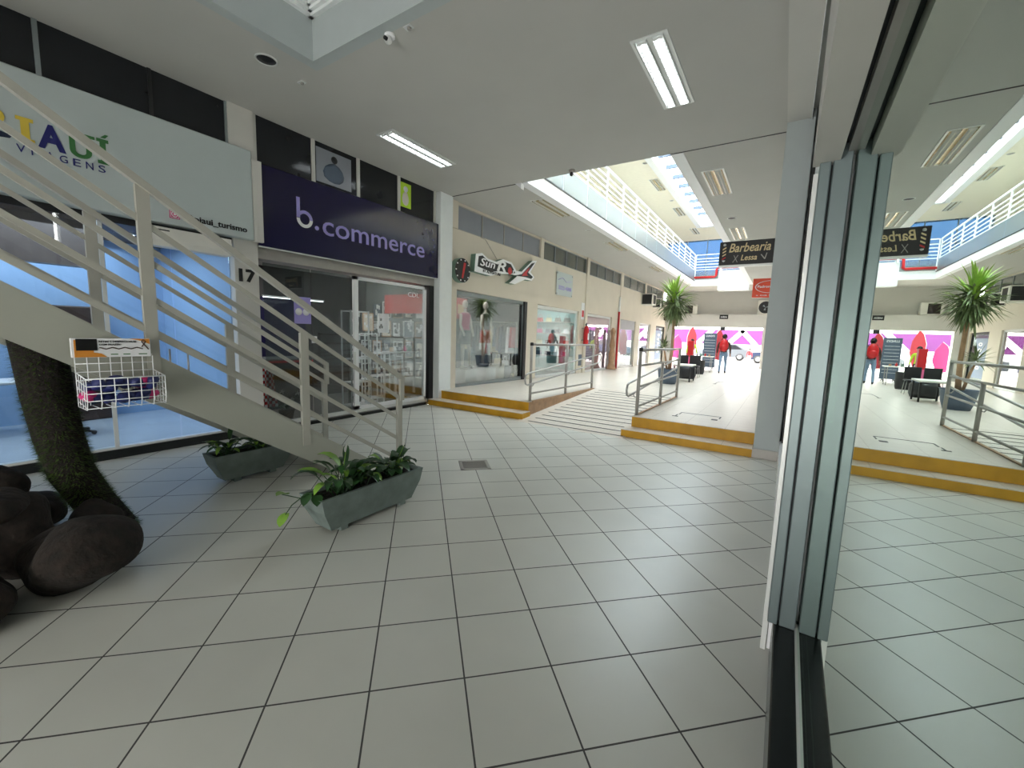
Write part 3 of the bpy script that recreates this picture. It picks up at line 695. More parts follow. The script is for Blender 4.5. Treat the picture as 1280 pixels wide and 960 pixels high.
def ring_sq(a, b):
    ic.box(O+.006, O+.0075, 2.305-a, 2.305+a, 3.075+b, 3.075+a, 1); ic.box(O+.006, O+.0075, 2.305-a, 2.305+a, 3.075-a, 3.075-b, 1)
    ic.box(O+.006, O+.0075, 2.305-a, 2.305-b, 3.075-a, 3.075+a, 1); ic.box(O+.006, O+.0075, 2.305+b, 2.305+a, 3.075-a, 3.075+a, 1)
ring_sq(.046, .040)
ic.build('camera_icon', ['magenta', 'paper'], t)
BX(XW, -6.69, 3.27, 3.40, 2.93, 4.08).build('end_cap', 'plaster', t)
# clerestory over the agency
m = MB(); m.box(XW-.02, XW+.0, -1.4, 3.03, 4.19, CZ)
w2 = struct('window_2', m, 'darkglass')
for y, mm in ((1.24, 'alu'), (2.18, 'dark'), (3.02, 'alu')): BX(XW, XW+.02, y-.02, y+.02, 4.19, CZ).build('window_frame', mm, w2)
# glass front
sf = thing('agency_glass_front', 'tall frameless glass front of the blue lit office under the white sign', 'shopfront', (XW, .8, 0))
BX(XW-.1, XW+.03, -1.4, 3.03, 0, .11).build('threshold', 'granite', sf)
BX(XW-.1, XW+.0, -1.4, 3.03, .11, .135).build('threshold_trim', 'alulight', sf)
for y0, y1 in ((-1.4, -.4), (-.38, .6), (.62, 1.60)): BX(XW-.02, XW-.012, y0, y1, .135, 2.94).build('pane', 'clear', sf)
for y0, y1 in ((1.64, 2.28), (2.3, 2.98)):
    d = BX(XW-.02, XW-.012, y0, y1, .15, 2.75).build('glass_door', 'clear', sf)
    MB().tube([(XW+.03, y1-.08 if y0 < 2 else y0+.10, .95), (XW+.03, y1-.08 if y0 < 2 else y0+.10, 1.35)], .012, 8).build('handle', 'steel', d)
BX(XW-.03, XW+.0, 1.6, 1.64, .135, 2.94).build('frame_post', 'alulight', sf)
BX(XW-.03, XW+.0, -1.4, 3.03, 2.86, 2.95).build('top_rail', 'dark', sf)
t = thing('air_curtain', 'long white air curtain unit hung above the agency glass door', 'air curtain', (-6.7, 2.45, 2.64))
m = MB(); m.prism([(XW, 2.88), (-6.64, 2.88), (-6.62, 2.72), (-6.66, 2.65), (XW, 2.65)], 'y', 1.97, 2.93); m.build('housing', 'acwhite', t)
s_ = MB()
for y in (2.1, 2.65): s_.box(-6.64, -6.632, y, y+.12, 2.835, 2.85)
for k in range(4): s_.box(-6.636, -6.628, 2.02+k*.28, 2.04+k*.28, 2.75, 2.76)
s_.build('slot', 'dark', t)
t = MB().text('17', (XW+.05, 3.08, 2.33), U, V, .24, .19, .01, 0, .04).build('door_number', 'black'); tag(t, 'black numeral 17 on the grey pillar beside the agency', 'number')
# interior
struct('ceiling_agency', BX(-10.2, XW-.1, -1.4, 3.1, 3.0, 3.06), 'wood')  # dark wood stands in for the mall ceiling reflected in the glass
struct('floor_agency', BX(-10.2, XW-.1, -1.4, 3.1, .0, .1), 'officefloor')
struct('wall_agency_bulkhead', BX(-8.2, -8.0, -1.4, 1.92, 2.4, 3.0), 'agencywood')
struct('wall_agency_back', BX(-9.6, -9.5, -1.4, 3.1, .1, 3.0).box(-9.5, XW-.1, 3.02, 3.1, .1, 3.0), 'blueroom')
tag(BX(-9.5, -9.2, 1.5, 2.18, .1, 1.9, b=.02).build('dark_cabinet', 'wood'), 'dark wood cabinet against the office back wall', 'cabinet')
for k, (x, y) in enumerate(((-7.8, -.5), (-7.6, .6), (-8.6, .2), (-8.9, 1.1), (-7.5, 1.5), (-8.4, 2.3))):  # glowing discs stand in for mall lights mirrored by the glass
    t = thing('reflection', ('downlight near the office glass, far left', 'downlight near the office glass, over the grey chair', 'downlight over the desk front', 'downlight over the dark cabinet', 'downlight beside the office glass door', 'downlight farthest right in the office ceiling')[k], 'ceiling light', (x, y, 3.0), 'mall lights reflected in the office glass')
    MB().lathe([(.09, 3.0), (.09, 2.985), (.07, 2.98)], (x, y, 0), 20).build('trim_ring', 'alulight', t)
    MB().lathe([(.065, 2.99), (.065, 2.975)], (x, y, 0), 20).build('lamp', 'tube', t)
area('agency_room_light', (-8.3, .9, 2.9), 2.2, 3.2, 75, (.68, .84, 1.0))
def office_chair(x, y, rz, label, m='bluegrey'):
    t = thing('office_chair', label, 'chair', (x, y, .1), 'grey chairs inside the agency')
    c, s = math.cos(rz), math.sin(rz)
    def T_(px, py, pz): return (x+px*c-py*s, y+px*s+py*c, pz)
    def rb(x0, x1, y0, y1, z0, z1): return MB().hexa([T_(x0, y0, z0), T_(x1, y0, z0), T_(x1, y1, z0), T_(x0, y1, z0), T_(x0, y0, z1), T_(x1, y0, z1), T_(x1, y1, z1), T_(x0, y1, z1)])
    rb(-.24, .24, -.23, .23, .52, .59).build('seat', m, t); rb(-.22, .22, .2, .25, .68, 1.12).build('backrest', m, t)
    MB().tube([T_(0, 0, .2), T_(0, 0, .52)], .03, 10).tube([T_(0, .15, .54), T_(0, .27, .65), T_(0, .26, .8)], .02, 8).build('column', 'dark', t)
    b = MB()
    for k in range(5): a = k*2*PI/5; b.tube([T_(0, 0, .2), T_(.27*math.cos(a), .27*math.sin(a), .14)], .017, 6); b.blob(T_(.27*math.cos(a), .27*math.sin(a), .13), (.03, .03, .03), jit=0, sub=2)
    b.build('star_base', 'dark', t)
office_chair(-7.9, .35, .5, 'grey office chair near the glass at the left edge')
office_chair(-8.3, -.6, -1, 'grey office chair farther left inside the agency')
office_chair(-8.2, 1.45, 2.2, 'dark office chair behind the wire basket, seen through the glass', 'dark')
t = thing('desk', 'white desk inside the blue lit office', 'desk', (-8.9, .5, .1))
BX(-9.2, -8.6, -.3, 1.3, .80, .84, b=.01).build('tabletop', 'bright', t)
for y in (-.25, 1.21): BX(-9.15, -8.65, y, y+.04, .1, .80).build('side_panel', 'bright', t)

# ================================================================== COMMERCE SHOP (purple sign)
t = thing('commerce_sign', 'dark purple sign box with lilac b.commerce lettering', 'sign', (-6.8, 5.35, 2.88))
BX(XW-.02, -6.75, 3.36, 7.37, 2.885, 4.085, b=.01).build('box', 'navy', t)
m = MB(); m.box(-6.77, -6.745, 3.35, 7.38, 2.872, 2.89); m.box(-6.77, -6.745, 7.36, 7.38, 2.88, 4.09); m.build('edge_trim', 'alulight', t)
L = MB(); O = -6.75
L.box(O, O+.01, 3.95, 4.005, 3.45, 3.76, 0)
def arc(cy, cz, r, w, a0, a1, mm, n=18):
    pts = [(cy+(r)*math.cos(a0+(a1-a0)*k/n), cz+r*math.sin(a0+(a1-a0)*k/n)) for k in range(n+1)]+[(cy+(r-w)*math.cos(a1-(a1-a0)*k/n), cz+(r-w)*math.sin(a1-(a1-a0)*k/n)) for k in range(n+1)]
    for k in range(n):
        q = [pts[k], pts[k+1], pts[2*n-k], pts[2*n+1-k]]; L.prism(q, 'x', O, O+.01, mm)
arc(4.085, 3.44, .135, .05, 0, PI*.80, 0); arc(4.085, 3.44, .135, .05, -PI, 0, 1)
L.lathe([(.035, O), (.035, O+.01)], (0, 4.295, 3.345), 16, 0, axis='x', smooth=False)
L.text('commerce', (O, 4.40, 3.265), U, V, 2.40, .225, .01, 0, .004)
L.build('lettering', ['lilac', 'paper'], t)
# clerestory
w3 = struct('window_3', BX(XW-.02, XW, 3.36, 7.24, 4.08, CZ), 'darkglass')
for y in (3.38, 4.31, 5.19, 6.16, 7.2): BX(XW, XW+.03, y-.028, y+.028, 4.08, CZ).build('window_frame', 'plaster', w3)
# faint prints seen behind the clerestory glass
def post(y0, y1, z0, z1, mats, lab):
    m = MB(); m.box(XW+.001, XW+.004, y0, y1, z0, z1, 0); m.blob((XW+.006, (y0+y1)/2, z0+(z1-z0)*.35), (.004, (y1-y0)*.3, (z1-z0)*.3), m=1, jit=.1, sub=2)
    m.lathe([(.06, XW+.006), (.06, XW+.009)], (0, (y0+y1)/2, z1-.12), 14, 2, axis='x')
    tag(m.build('window_poster', mats), lab, 'poster', 'faded posters in the clerestory')
post(4.37, 5.05, 4.15, 4.70, ['greyfilm', 'bluegrey', 'dark'], 'faded grey and lilac poster in the clerestory above the purple sign')
post(6.20, 6.50, 4.22, 4.70, ['hivis', 'mann', 'paper'], 'yellow and pink poster in the clerestory at the right end of the purple sign')
# shopfront: shutter box, sliding glass
sf = thing('commerce_glass_front', 'sliding glass shopfront in white aluminium under the purple sign', 'shopfront', (XW, 5.3, 0))
BX(XW-.28, XW-.02, 3.36, 7.24, 2.72, 2.90).build('shutter_box', 'galv', sf)
BX(XW-.2, XW+.02, 3.36, 7.24, 0, .06).build('threshold', 'granite', sf)
BX(XW-.16, XW-.06, 3.40, 7.20, .06, .12).build('bottom_track', 'alulight', sf)
BX(XW-.2, XW-.1, 3.36, 3.43, .06, 2.72).build('side_post', 'dark', sf)
BX(XW-.2, XW-.02, 7.1, 7.24, .06, 2.72).build('side_post', 'dark', sf)
for y0, y1, xo in ((3.5, 4.28, -.11), (4.3, 5.10, -.11)): BX(XW+xo-.005, XW+xo+.005, y0, y1, .12, 2.68).build('pane', 'cleargrey', sf)
d = BX(XW-.09, XW-.08, 5.20, 7.0, .16, 2.62).build('sliding_door', 'clear', sf)
m = MB(); m.box(XW-.11, XW-.06, 5.12, 5.22, .12, 2.68); m.box(XW-.11, XW-.06, 6.98, 7.04, .12, 2.68); m.box(XW-.11, XW-.06, 5.12, 7.04, 2.62, 2.68); m.box(XW-.11, XW-.06, 5.12, 7.04, .12, .19)
m.build('door_frame', 'bright', d)
BX(XW-.06, XW-.03, 5.09, 5.14, .95, 1.25, b=.008).build('handle', 'alulight', d)
struct('ceiling_commerce', BX(-10.2, XW-.28, 3.3, 7.3, 2.95, 3.0), 'plaster')
struct('floor_commerce', BX(-10.2, XW-.1, 3.3, 7.3, .0, .06), 'shopfloor')
struct('wall_commerce', BX(-9.45, -9.35, 3.3, 7.3, .06, 2.95), 'dark')
struct('wall_commerce_navy', BX(-9.35, -9.3, 3.3, 5.6, .06, 2.3).box(-9.3, -7.6, 3.3, 3.36, .06, 2.6), 'navy')
area('commerce_room_light', (-8.0, 5.4, 2.85), 1.2, 2.6, 40, (1, .97, .92))
t = thing('wall_lamp', 'slim bright linear lamp hanging inside the purple sign shop', 'lamp', (-8.6, 4.7, 2.25))
BX(-8.62, -8.58, 4.3, 5.6, 2.26, 2.29).build('housing', 'alulight', t); BX(-8.615, -8.585, 4.32, 5.58, 2.25, 2.262).build('lamp', 'tube', t)
m = MB(); m.box(XW-.104, XW-.101, 3.98, 4.28, 1.75, 2.2, 0); m.lathe([(.06, XW-.1005), (.06, XW-.0985)], (0, 4.06, 1.95), 14, 1, axis='x'); m.lathe([(.06, XW-.1005), (.06, XW-.0985)], (0, 4.19, 1.95), 14, 1, axis='x')
tag(m.build('notice', ['lilac', 'paper']), 'lilac printed notice taped to the glass beside the stair post', 'notice')
tag(BX(XW-.104, XW-.1, 4.28, 4.38, 1.42, 1.54).build('notice', 'paper'), 'small white card taped below the lilac notice', 'notice')
# counter
t = thing('shop_counter', 'dark shop counter with a red edge inside the purple sign shop', 'counter', (-8.6, 4.7, .06))
BX(-8.9, -8.3, 3.7, 5.0, .06, 1.02, b=.01).build('body', 'dark', t); BX(-8.95, -8.25, 3.65, 5.1, 1.02, 1.06, b=.01).build('worktop', 'greyroom', t); BX(-8.25, -8.24, 3.65, 5.1, .98, 1.02).build('edge_strip', 'red', t)
# white frame shelf units with boxed frames
def shelf_unit(x, y, w, h, nz, label, d=.3):
    t = thing('display_shelf', label, 'shelf', (x, y, .06), 'white tube display shelves')
    f = MB()
    for dx in (0, d):
        for dy in (0, w): f.box(x+dx-.012, x+dx+.012, y+dy-.012, y+dy+.012, .06, .06+h)
    f.build('frame', 'bright', t)
    for k in range(nz): z = .12+(h-.08)*k/(nz-1); BX(x-.012, x+d+.012, y-.012, y+w+.012, z-.01, z+.01).build('shelf_board', 'bright', t)
    return t
shelf_unit(-7.55, 5.30, .42, 2.0, 5, 'tall white tube shelf behind the sliding door, left one')
shelf_unit(-7.75, 5.78, .32, 1.55, 4, 'middle white tube shelf in the shop window')
shelf_unit(-8.05, 6.16, .55, 1.1, 3, 'low white tube table in the shop window, right one')
tag(BX(-7.6, -7.15, 6.35, 7.0, 1.18, 1.21).box(-7.58, -7.54, 6.37, 6.41, .06, 1.18).box(-7.58, -7.54, 6.93, 6.97, .06, 1.18).box(-7.21, -7.17, 6.37, 6.41, .06, 1.18).box(-7.21, -7.17, 6.93, 6.97, .06, 1.18).build('display_table', 'bright'), 'narrow white table at the right end of the shop window', 'table')
rnd = random.Random(12)
def frame_pic(x, y, z, w, h, lab, cm='alulight', pm='greyroom', grp='framed pictures in the commerce shop'):
    t = thing('picture_frame', lab, 'picture frame', (x, y+w/2, z), grp)
    m = MB(); m.box(x, x+.02, y, y+w, z, z+.02); m.box(x, x+.02, y, y+w, z+h-.02, z+h); m.box(x, x+.02, y, y+.02, z, z+h); m.box(x, x+.02, y+w-.02, y+w, z, z+h); m.build('frame', cm, t)
    m = MB(); m.box(x, x+.01, y+.02, y+w-.02, z+.02, z+h-.02, 0)
    for k in range(4): yy = y+.03+rnd.random()*(w-.1); zz = z+.04+rnd.random()*(h-.12); m.box(x+.01, x+.012, yy, yy+.05, zz, zz+.06, 1)
    m.build('picture', [pm, 'paper' if pm != 'paper' else 'dark'], t)
def frame_wall(x, z, w, h, lab, cm, pm):
    t = thing('picture_frame', lab, 'picture frame', (x+w/2, 7.28, z), 'framed pictures in the commerce shop'); y = 7.29
    m = MB(); m.box(x, x+w, y-.02, y, z, z+.02); m.box(x, x+w, y-.02, y, z+h-.02, z+h); m.box(x, x+.02, y-.02, y, z, z+h); m.box(x+w-.02, x+w, y-.02, y, z, z+h); m.build('frame', cm, t)
    m = MB(); m.box(x+.02, x+w-.02, y-.01, y, z+.02, z+h-.02, 0)
    for q in range(5): xx = x+.03+rnd.random()*(w-.12); zz = z+.04+rnd.random()*(h-.14); m.box(xx, xx+.05+.03*(q % 2), y-.012, y-.01, zz, zz+.05+.05*(q % 3), 1)
    m.build('picture', [pm, 'paper' if pm not in ('paper', 'cream') else 'dark'], t)
for k in range(4):
    for j in range(5):
        frame_wall(-9.1+j*.4+(.04 if k % 2 else 0), .55+k*.48, .30+.04*((j+k) % 2), .38+.03*(j % 2), 'small framed picture, end wall of the commerce shop, %s row, %s from left' % (('lowest', 'second', 'third', 'top')[k], ('first', 'second', 'third', 'fourth', 'fifth')[j]), ('dark', 'bright', 'tan')[(k*2+j) % 3], ('greyroom', 'dark', 'cream', 'paper', 'bluegrey')[(k*3+j) % 5])
for k in range(4): frame_pic(-7.45, 5.36, .16+k*.48, .3, .34, 'framed print on the left tube shelf, %s tier' % ('lowest', 'second', 'third', 'top')[k], 'dark', 'greyroom' if k % 2 else 'dark')
for k in range(3): frame_pic(-7.62, 5.82, .16+k*.5, .24, .3, 'framed print on the middle tube shelf, %s tier' % ('lowest', 'middle', 'top')[k], 'bright', 'dark')
frame_pic(-8.2, 6.30, 1.65, .3, .42, 'cream framed print hanging in the window, left', 'tan', 'cream'); frame_pic(-8.1, 6.65, 1.62, .32, .45, 'white framed print of dark figures hanging in the window', 'bright', 'paper')
cols = ['red', 'bluegrey', 'tan', 'paper', 'carblue', 'wood', 'magenta', 'greenpl', 'dark']
def trinket(x, y, z, k, lab, grp):
    m = MB(); s = .035+.02*((k*7) % 5)/5
    if k % 3 == 0: m.lathe([(s*.7, z), (s, z+s), (s*.8, z+s*2), (s*.35, z+s*2.4), (s*.45, z+s*3)], (x, y, 0), 12)
    elif k % 3 == 1: m.box(x-s, x+s, y-s, y+s, z, z+s*2.2, b=.006); m.box(x-s*1.05, x+s*1.05, y-s*1.05, y+s*1.05, z+s*1.7, z+s*2.0)
    else: m.lathe([(s*.9, z), (s, z+s*.4), (s, z+s*1.9)], (x, y, 0), 12); m.tube([(x, y+s, z+s*1.5), (x, y+s*1.7, z+s*1.2), (x, y+s, z+s*.5)], .006, 6)
    tag(m.build(('vase', 'box', 'mug')[k % 3], cols[k % len(cols)]), lab, ('vase', 'box', 'mug')[k % 3], grp)
nm = {'red': 'red', 'bluegrey': 'grey', 'tan': 'tan', 'paper': 'white', 'carblue': 'blue', 'wood': 'brown', 'magenta': 'magenta', 'greenpl': 'grey green', 'dark': 'black'}
kk = 0
for i in range(6):
    trinket(-7.35, 6.42+i*.1, 1.21, i+2, '%s ornament on the narrow white table, number %s from the left' % (nm[cols[(i+2) % 9]], ('one', 'two', 'three', 'four', 'five', 'six')[i]), 'ornaments on the white window table')
for i in range(5):
    trinket(-7.9, 6.22+i*.1, .69, i, '%s ornament on the low tube table middle board, %s from the left' % (nm[cols[i % 9]], ('first', 'second', 'third', 'fourth', 'fifth')[i]), 'ornaments on the low tube table')
tag(MB().prism([(-7.5, .06), (-7.1, .06), (-7.12, .25), (-7.48, .25)], 'y', 6.35, 6.95).build('wicker_basket', 'wood'), 'dark low basket of small goods on the floor at the window corner', 'basket')
tag(BX(-7.08, -6.98, 6.5, 6.85, .06, .2, b=.01).build('white_box', 'paper'), 'white box on the floor at the window corner', 'box')
# cdl sticker lettering on the glass, red poster behind
t = thing('window_banner', 'red banner behind the upper right of the sliding door', 'banner', (-7.9, 7.2, 2.1)); BX(-8.5, -7.2, 7.2, 7.22, 2.1, 2.55).build('cloth', 'red', t)
tag(MB().text('CDL', (XW-.079, 6.50, 2.42), U, V, .33, .10, .002, 0, .01).build('glass_lettering', 'paper'), 'white CDL letters at the top of the sliding door', 'lettering')
# apron and orchid just inside
t = thing('hanging_apron', 'red and white checked cloth hanging inside the glass behind the stair rail', 'cloth', (-7.1, 3.62, .4))
m = MB(); nz_, ny_ = 14, 6
for a in range(nz_):
    for b in range(ny_):
        z0 = .35+a*.05; w0 = .5-.012*a; y0 = 3.6+(b/ny_-.5)*.26*(1-a/nz_*.45); y1 = 3.6+((b+1)/ny_-.5)*.26*(1-a/nz_*.45)
        xw = -7.1+.02*math.sin(b*1.7+a*.3); m.add([(xw, y0, z0), (xw, y1, z0), (xw, y1, z0+.05), (xw, y0, z0+.05), (xw-.01, y0, z0), (xw-.01, y1, z0), (xw-.01, y1, z0+.05), (xw-.01, y0, z0+.05)], [(0, 1, 2, 3), (4, 7, 6, 5), (0, 4, 5, 1), (3, 2, 6, 7), (0, 3, 7, 4), (1, 5, 6, 2)], (a+b) % 2)
m.build('cloth', ['red', 'paper'], t)
t = thing('potted_orchid', 'white flowered potted plant on the shop floor behind the stair rail', 'potted plant', (-7.22, 3.95, .06))
MB().lathe([(.09, .06), (.12, .2), (.13, .24)], (-7.22, 3.95, 0), 16).build('pot', 'wood', t)
m = MB(); rnd = random.Random(2)
for k in range(14): a = rnd.uniform(0, 6.28); m.leaf((-7.22, 3.95, .24), (math.cos(a), math.sin(a), rnd.uniform(.5, 1.5)), rnd.uniform(.15, .3), .05, 1.3)
m.build('leaves', 'leaf', t)
for k in range(3):
    fx, fy, fz = -7.18+rnd.uniform(-.05, .1), 3.85+k*.12, .48+rnd.uniform(-.06, .1); m = MB(); m.tube([(-7.22, 3.95, .24), (fx, fy, fz)], .004, 5, m=1)
    for q in range(5): a = q*1.257; m.leaf((fx, fy, fz), (.3, math.cos(a), math.sin(a)), .05, .045, .1, m=0, seg=3)
    m.build('flower', ['petal', 'leaf'], t)

# ================================================================== LEFT ROW OF SHOPS ON THE PLATFORM
HT = 2.43
bays = [(8.02, 11.40), (12.06, 15.35), (16.1, 19.1), (20.36, 22.85), (23.7, 25.9), (27.2, 29.6)]
wl = MB()
wl.box(XW-.16, XW, 7.66, 30, 2.95, 4.15)
prev = 7.66
for y0, y1 in bays+[(30, 30)]:
    wl.box(XW-.16, XW, prev, y0, 0, 2.96); 
    if y1 > y0: wl.hexa([(XW-.16, y0, zp(y0)+HT), (XW, y0, zp(y0)+HT), (XW, y1, zp(y1)+HT), (XW-.16, y1, zp(y1)+HT), (XW-.16, y0, 2.96), (XW, y0, 2.96), (XW, y1, 2.96), (XW-.16, y1, 2.96)])
    prev = y1
wl.box(XW-.16, XW, 7.66, 30, 4.72, CZ)
struct('wall_left_far', wl, 'cream')
pi = MB()
for y0, y1 in ((7.66, 8.0), (12.08, 12.28), (15.86, 16.12), (20.05, 20.4), (24.2, 24.5), (28.2, 28.5)): pi.box(XW-.16, XW+.03, y0, y1, 4.15, CZ)
pi.box(XW, XW+.05, 15.86, 16.1, .2, CZ); pi.box(XW, XW+.02, 20.05, 20.3, .2, 4.2)
struct('wall_left_pilasters', pi, 'cream')
groups = [(8.0, 12.08, 4), (12.28, 15.86, 4), (16.12, 20.05, 4), (20.4, 24.2, 3), (24.5, 28.2, 3)]
for gi, (y0, y1, n) in enumerate(groups):
    m = MB(); 
    for k in range(n+1): y = y0+(y1-y0)*k/n; m.box(XW-.06, XW-.02, y-.018, y+.018, 4.15, 4.72)
    m.box(XW-.06, XW-.02, y0, y1, 4.15, 4.175).box(XW-.06, XW-.02, y0, y1, 4.70, 4.72)
    wf = struct('window_%d' % (gi+4), m, 'alu' if gi else 'galv')
    for k in range(n):
        a = y0+(y1-y0)*k/n+.018; b = y0+(y1-y0)*(k+1)/n-.018
        BX(XW-.05, XW-.04, a, b, 4.175, 4.70).build('pane', 'greyfilm' if gi == 0 else 'cleargrey', wf)
    if gi >= 1:
        bk = MB(); bk.box(XW-.9, XW-.85, y0, y1, 4.1, CZ); struct('wall_loft_%d' % gi, bk, 'wood' if gi == 1 else 'greyroom')
        spans = [(y0+.02, y0+1.75), (y0+2.25, y1-.05)] if gi == 1 else [(y0+.2, y1-.1)]
        for si, (a, b) in enumerate(spans):
            c = MB(); n2 = int((b-a)/.05)
            pts = [(XW-.12+.02*math.sin(q*1.3), a+(b-a)*q/n2) for q in range(n2+1)]
            for q in range(n2):
                (xa, ya_), (xb_, yb_) = pts[q], pts[q+1]; c.add([(xa, ya_, 4.16), (xb_, yb_, 4.16), (xb_, yb_, 4.71), (xa, ya_, 4.71)], [(0, 1, 2, 3)], smooth=True)
            tag(c.build('curtain', 'curtain' if gi == 1 else 'greyfilm'), ('beige' if gi == 1 else 'grey')+' curtain behind the clerestory, '+('left' if si == 0 else 'right')+' part of window group %s from the near pillar' % ('zero', 'two', 'three', 'four', 'five')[gi], 'curtain', 'clerestory curtains')
# shop rooms
struct('wall_clothes_shop', BX(-9.6, XW-.16, 11.58, 11.6, 0, 3.0), 'black')
struct('wall_shop_partitions', BX(-9.6, XW-.16, 11.6, 11.75, 0, 3.2).box(-9.6, XW-.16, 15.6, 15.75, 0, 3.2).box(-9.6, XW-.16, 19.6, 19.75, 0, 3.2).box(-9.6, XW-.16, 23.2, 23.35, 0, 3.2).box(-9.6, XW-.16, 26.4, 26.5, 0, 3.2).box(-9.6, XW-.16, 7.66, 7.76, 0, 3.2), 'white')
struct('wall_shop_back', BX(-9.6, -9.5, 7.66, 11.6, 0, 3.2), 'dark')
struct('wall_shop_back_teal', BX(-9.6, -9.5, 11.75, 15.6, 0, 3.2).box(-9.6, -9.5, 15.75, 30, 0, 3.2), 'teal')
struct('wall_teal_shop_left', BX(-9.5, XW-.16, 11.755, 11.765, 0, 3.0), 'teal')
struct('ceiling_shops', BX(-9.6, XW-.16, 7.66, 30, 2.98, 3.1), 'white')
sfm = MB(); sfm.hexa([(-9.6, 7.66, 0), (XW, 7.66, 0), (XW, 30, 0), (-9.6, 30, 0), (-9.6, 7.66, zp(7.66)-.005), (XW, 7.66, zp(7.66)-.005), (XW, 30, zp(30)-.005), (-9.6, 30, zp(30)-.005)])
struct('floor_shops', sfm, 'shopfloor')
def shopfront(y0, y1, frame, panes, label, gm='clear', shut=True):
    z0 = zp((y0+y1)/2)+.02; z1 = zp(y1)+HT
    t = thing('shopfront', label, 'shopfront', (XW, (y0+y1)/2, z0), 'shopfronts of the left row')
    m = MB(); m.box(XW-.12, XW-.06, y0, y0+.06, z0, z1); m.box(XW-.12, XW-.06, y1-.09, y1, z0, z1); m.box(XW-.12, XW-.06, y0, y1, z1-.08, z1+.02); m.box(XW-.12, XW-.04, y0, y1, z0-.03, z0+.06)
    m.build('frame', frame, t)
    for k in range(panes):
        a = y0+.06+(y1-y0-.15)*k/panes; b = y0+.06+(y1-y0-.15)*(k+1)/panes; BX(XW-.095, XW-.087, a+.004, b-.004, z0+.06, z1-.08).build('pane', gm, t)
    if shut: BX(XW-.30, XW-.13, y0, y1, z1-.1, z1+.06).build('shutter_box', 'galv', t)
    return t
shopfront(8.02, 11.40, 'alu', 2, 'clothes shop glass front with mannequins, first beyond the steps')
BX(XW-.06, XW+.005, 11.25, 11.40, zp(11.3), zp(11.3)+HT).build('trim_13', 'dark')['kind'] = 'structure'
shopfront(12.06, 15.35, 'alulight', 2, 'brightly lit teal glass shopfront with glass shelves, second beyond the steps')
shopfront(16.1, 19.1, 'alulight', 2, 'pinkish reflecting glass shopfront, third beyond the steps', 'pinkglass')
shopfront(20.36, 22.85, 'galv', 2, 'half open shopfront under a grey shutter, fourth beyond the steps')
shopfront(23.7, 25.9, 'alulight', 1, 'pinkish glass door, fifth beyond the steps', 'pinkglass')
shopfront(27.2, 29.6, 'dark', 1, 'shopfront with a blue grey banner, last before the street doorway', 'cleargrey')
area('clothes_shop_light', (-7.9, 9.5, 2.9), 1.0, 2.4, 48, (1, .95, .9))
area('teal_shop_light', (-8.0, 13.7, 2.9), 1.2, 2.8, 45, (.88, 1, 1))
area('third_shop_light', (-8.2, 17.7, 2.9), 1.4, 2.6, 60, (1, .92, .9))
area('fourth_shop_light', (-8.2, 21.6, 2.9), 1.4, 2.2, 60, (.9, 1, 1))
t = thing('roller_shutter', 'grey roller shutter partly lowered over the fourth shop', 'shutter', (XW-.03, 21.6, 2.2))
m = MB(); z1 = zp(21.6)+HT
for k in range(8): m.box(XW-.05-.006*(k % 2), XW-.03, 20.4, 22.8, z1-.06*k-.058, z1-.06*k)
m.build('curtain_slats', 'shutter', t)
for y, q in ((12.9, 'left'), (14.3, 'right')):
    t = thing('linear_lamp', 'lit ceiling panel in the teal shop, %s one' % q, 'ceiling light', (-7.7, y, 2.95), 'teal shop ceiling panels')
    BX(-7.9, -7.5, y-.5, y+.5, 2.94, 2.975).build('housing', 'alulight', t); BX(-7.87, -7.53, y-.47, y+.47, 2.93, 2.941).build('diffuser', 'tube', t)
# mannequins
def mannequin(x, y, z, m1, lab, rz=0, top='magenta'):
    t = thing('mannequin', lab, 'mannequin', (x, y, z), 'shop window mannequins')
    b = MB(); b.tube([(x, y-.09, z+.02), (x+.02, y-.10, z+.45), (x, y-.09, z+.86)], [.035, .05, .085], 12); b.tube([(x+.08, y+.14, z+.05), (x+.06, y+.12, z+.48), (x, y+.09, z+.86)], [.035, .05, .085], 12)
    b.lathe([(.10, z+.8), (.16, z+.88), (.13, z+1.05), (.12, z+1.12), (.16, z+1.3), (.17, z+1.42), (.10, z+1.48), (.045, z+1.5), (.045, z+1.58)], (x, y, 0), 18, sc=(.65, 1))
    b.blob((x, y, z+1.70), (.085, .075, .115), jit=.02, sub=2)
    for s in (-1, 1): b.tube([(x, y+s*.17, z+1.42), (x+.03, y+s*.24, z+1.15), (x+.12, y+s*.2, z+.92), (x+.14, y+s*.19, z+.84)], [.045, .038, .028, .03], 10)
    b.build('body', m1, t)
    c = MB(); c.lathe([(.175, z+1.0), (.15, z+1.12), (.18, z+1.3), (.185, z+1.42), (.12, z+1.47)], (x, y, 0), 18, sc=(.68, 1)); c.build('top', top, t)
    c = MB(); c.lathe([(.20, z+.62), (.19, z+.8), (.175, z+.92), (.15, z+1.02)], (x, y, 0), 18, sc=(.72, 1)); c.build('shorts', 'dark' if top != 'dark' else 'red', t)
    MB().lathe([(.16, z-.04), (.16, z)], (x, y, 0), 20).build('stand', 'steel', t)
mannequin(-7.35, 8.98, .75, 'mann', 'pale mannequin with a magenta top at the left of the clothes shop window')
mannequin(-7.4, 9.98, .78, 'mann', 'pale mannequin dressed in black in the middle of the clothes shop window', top='dark')
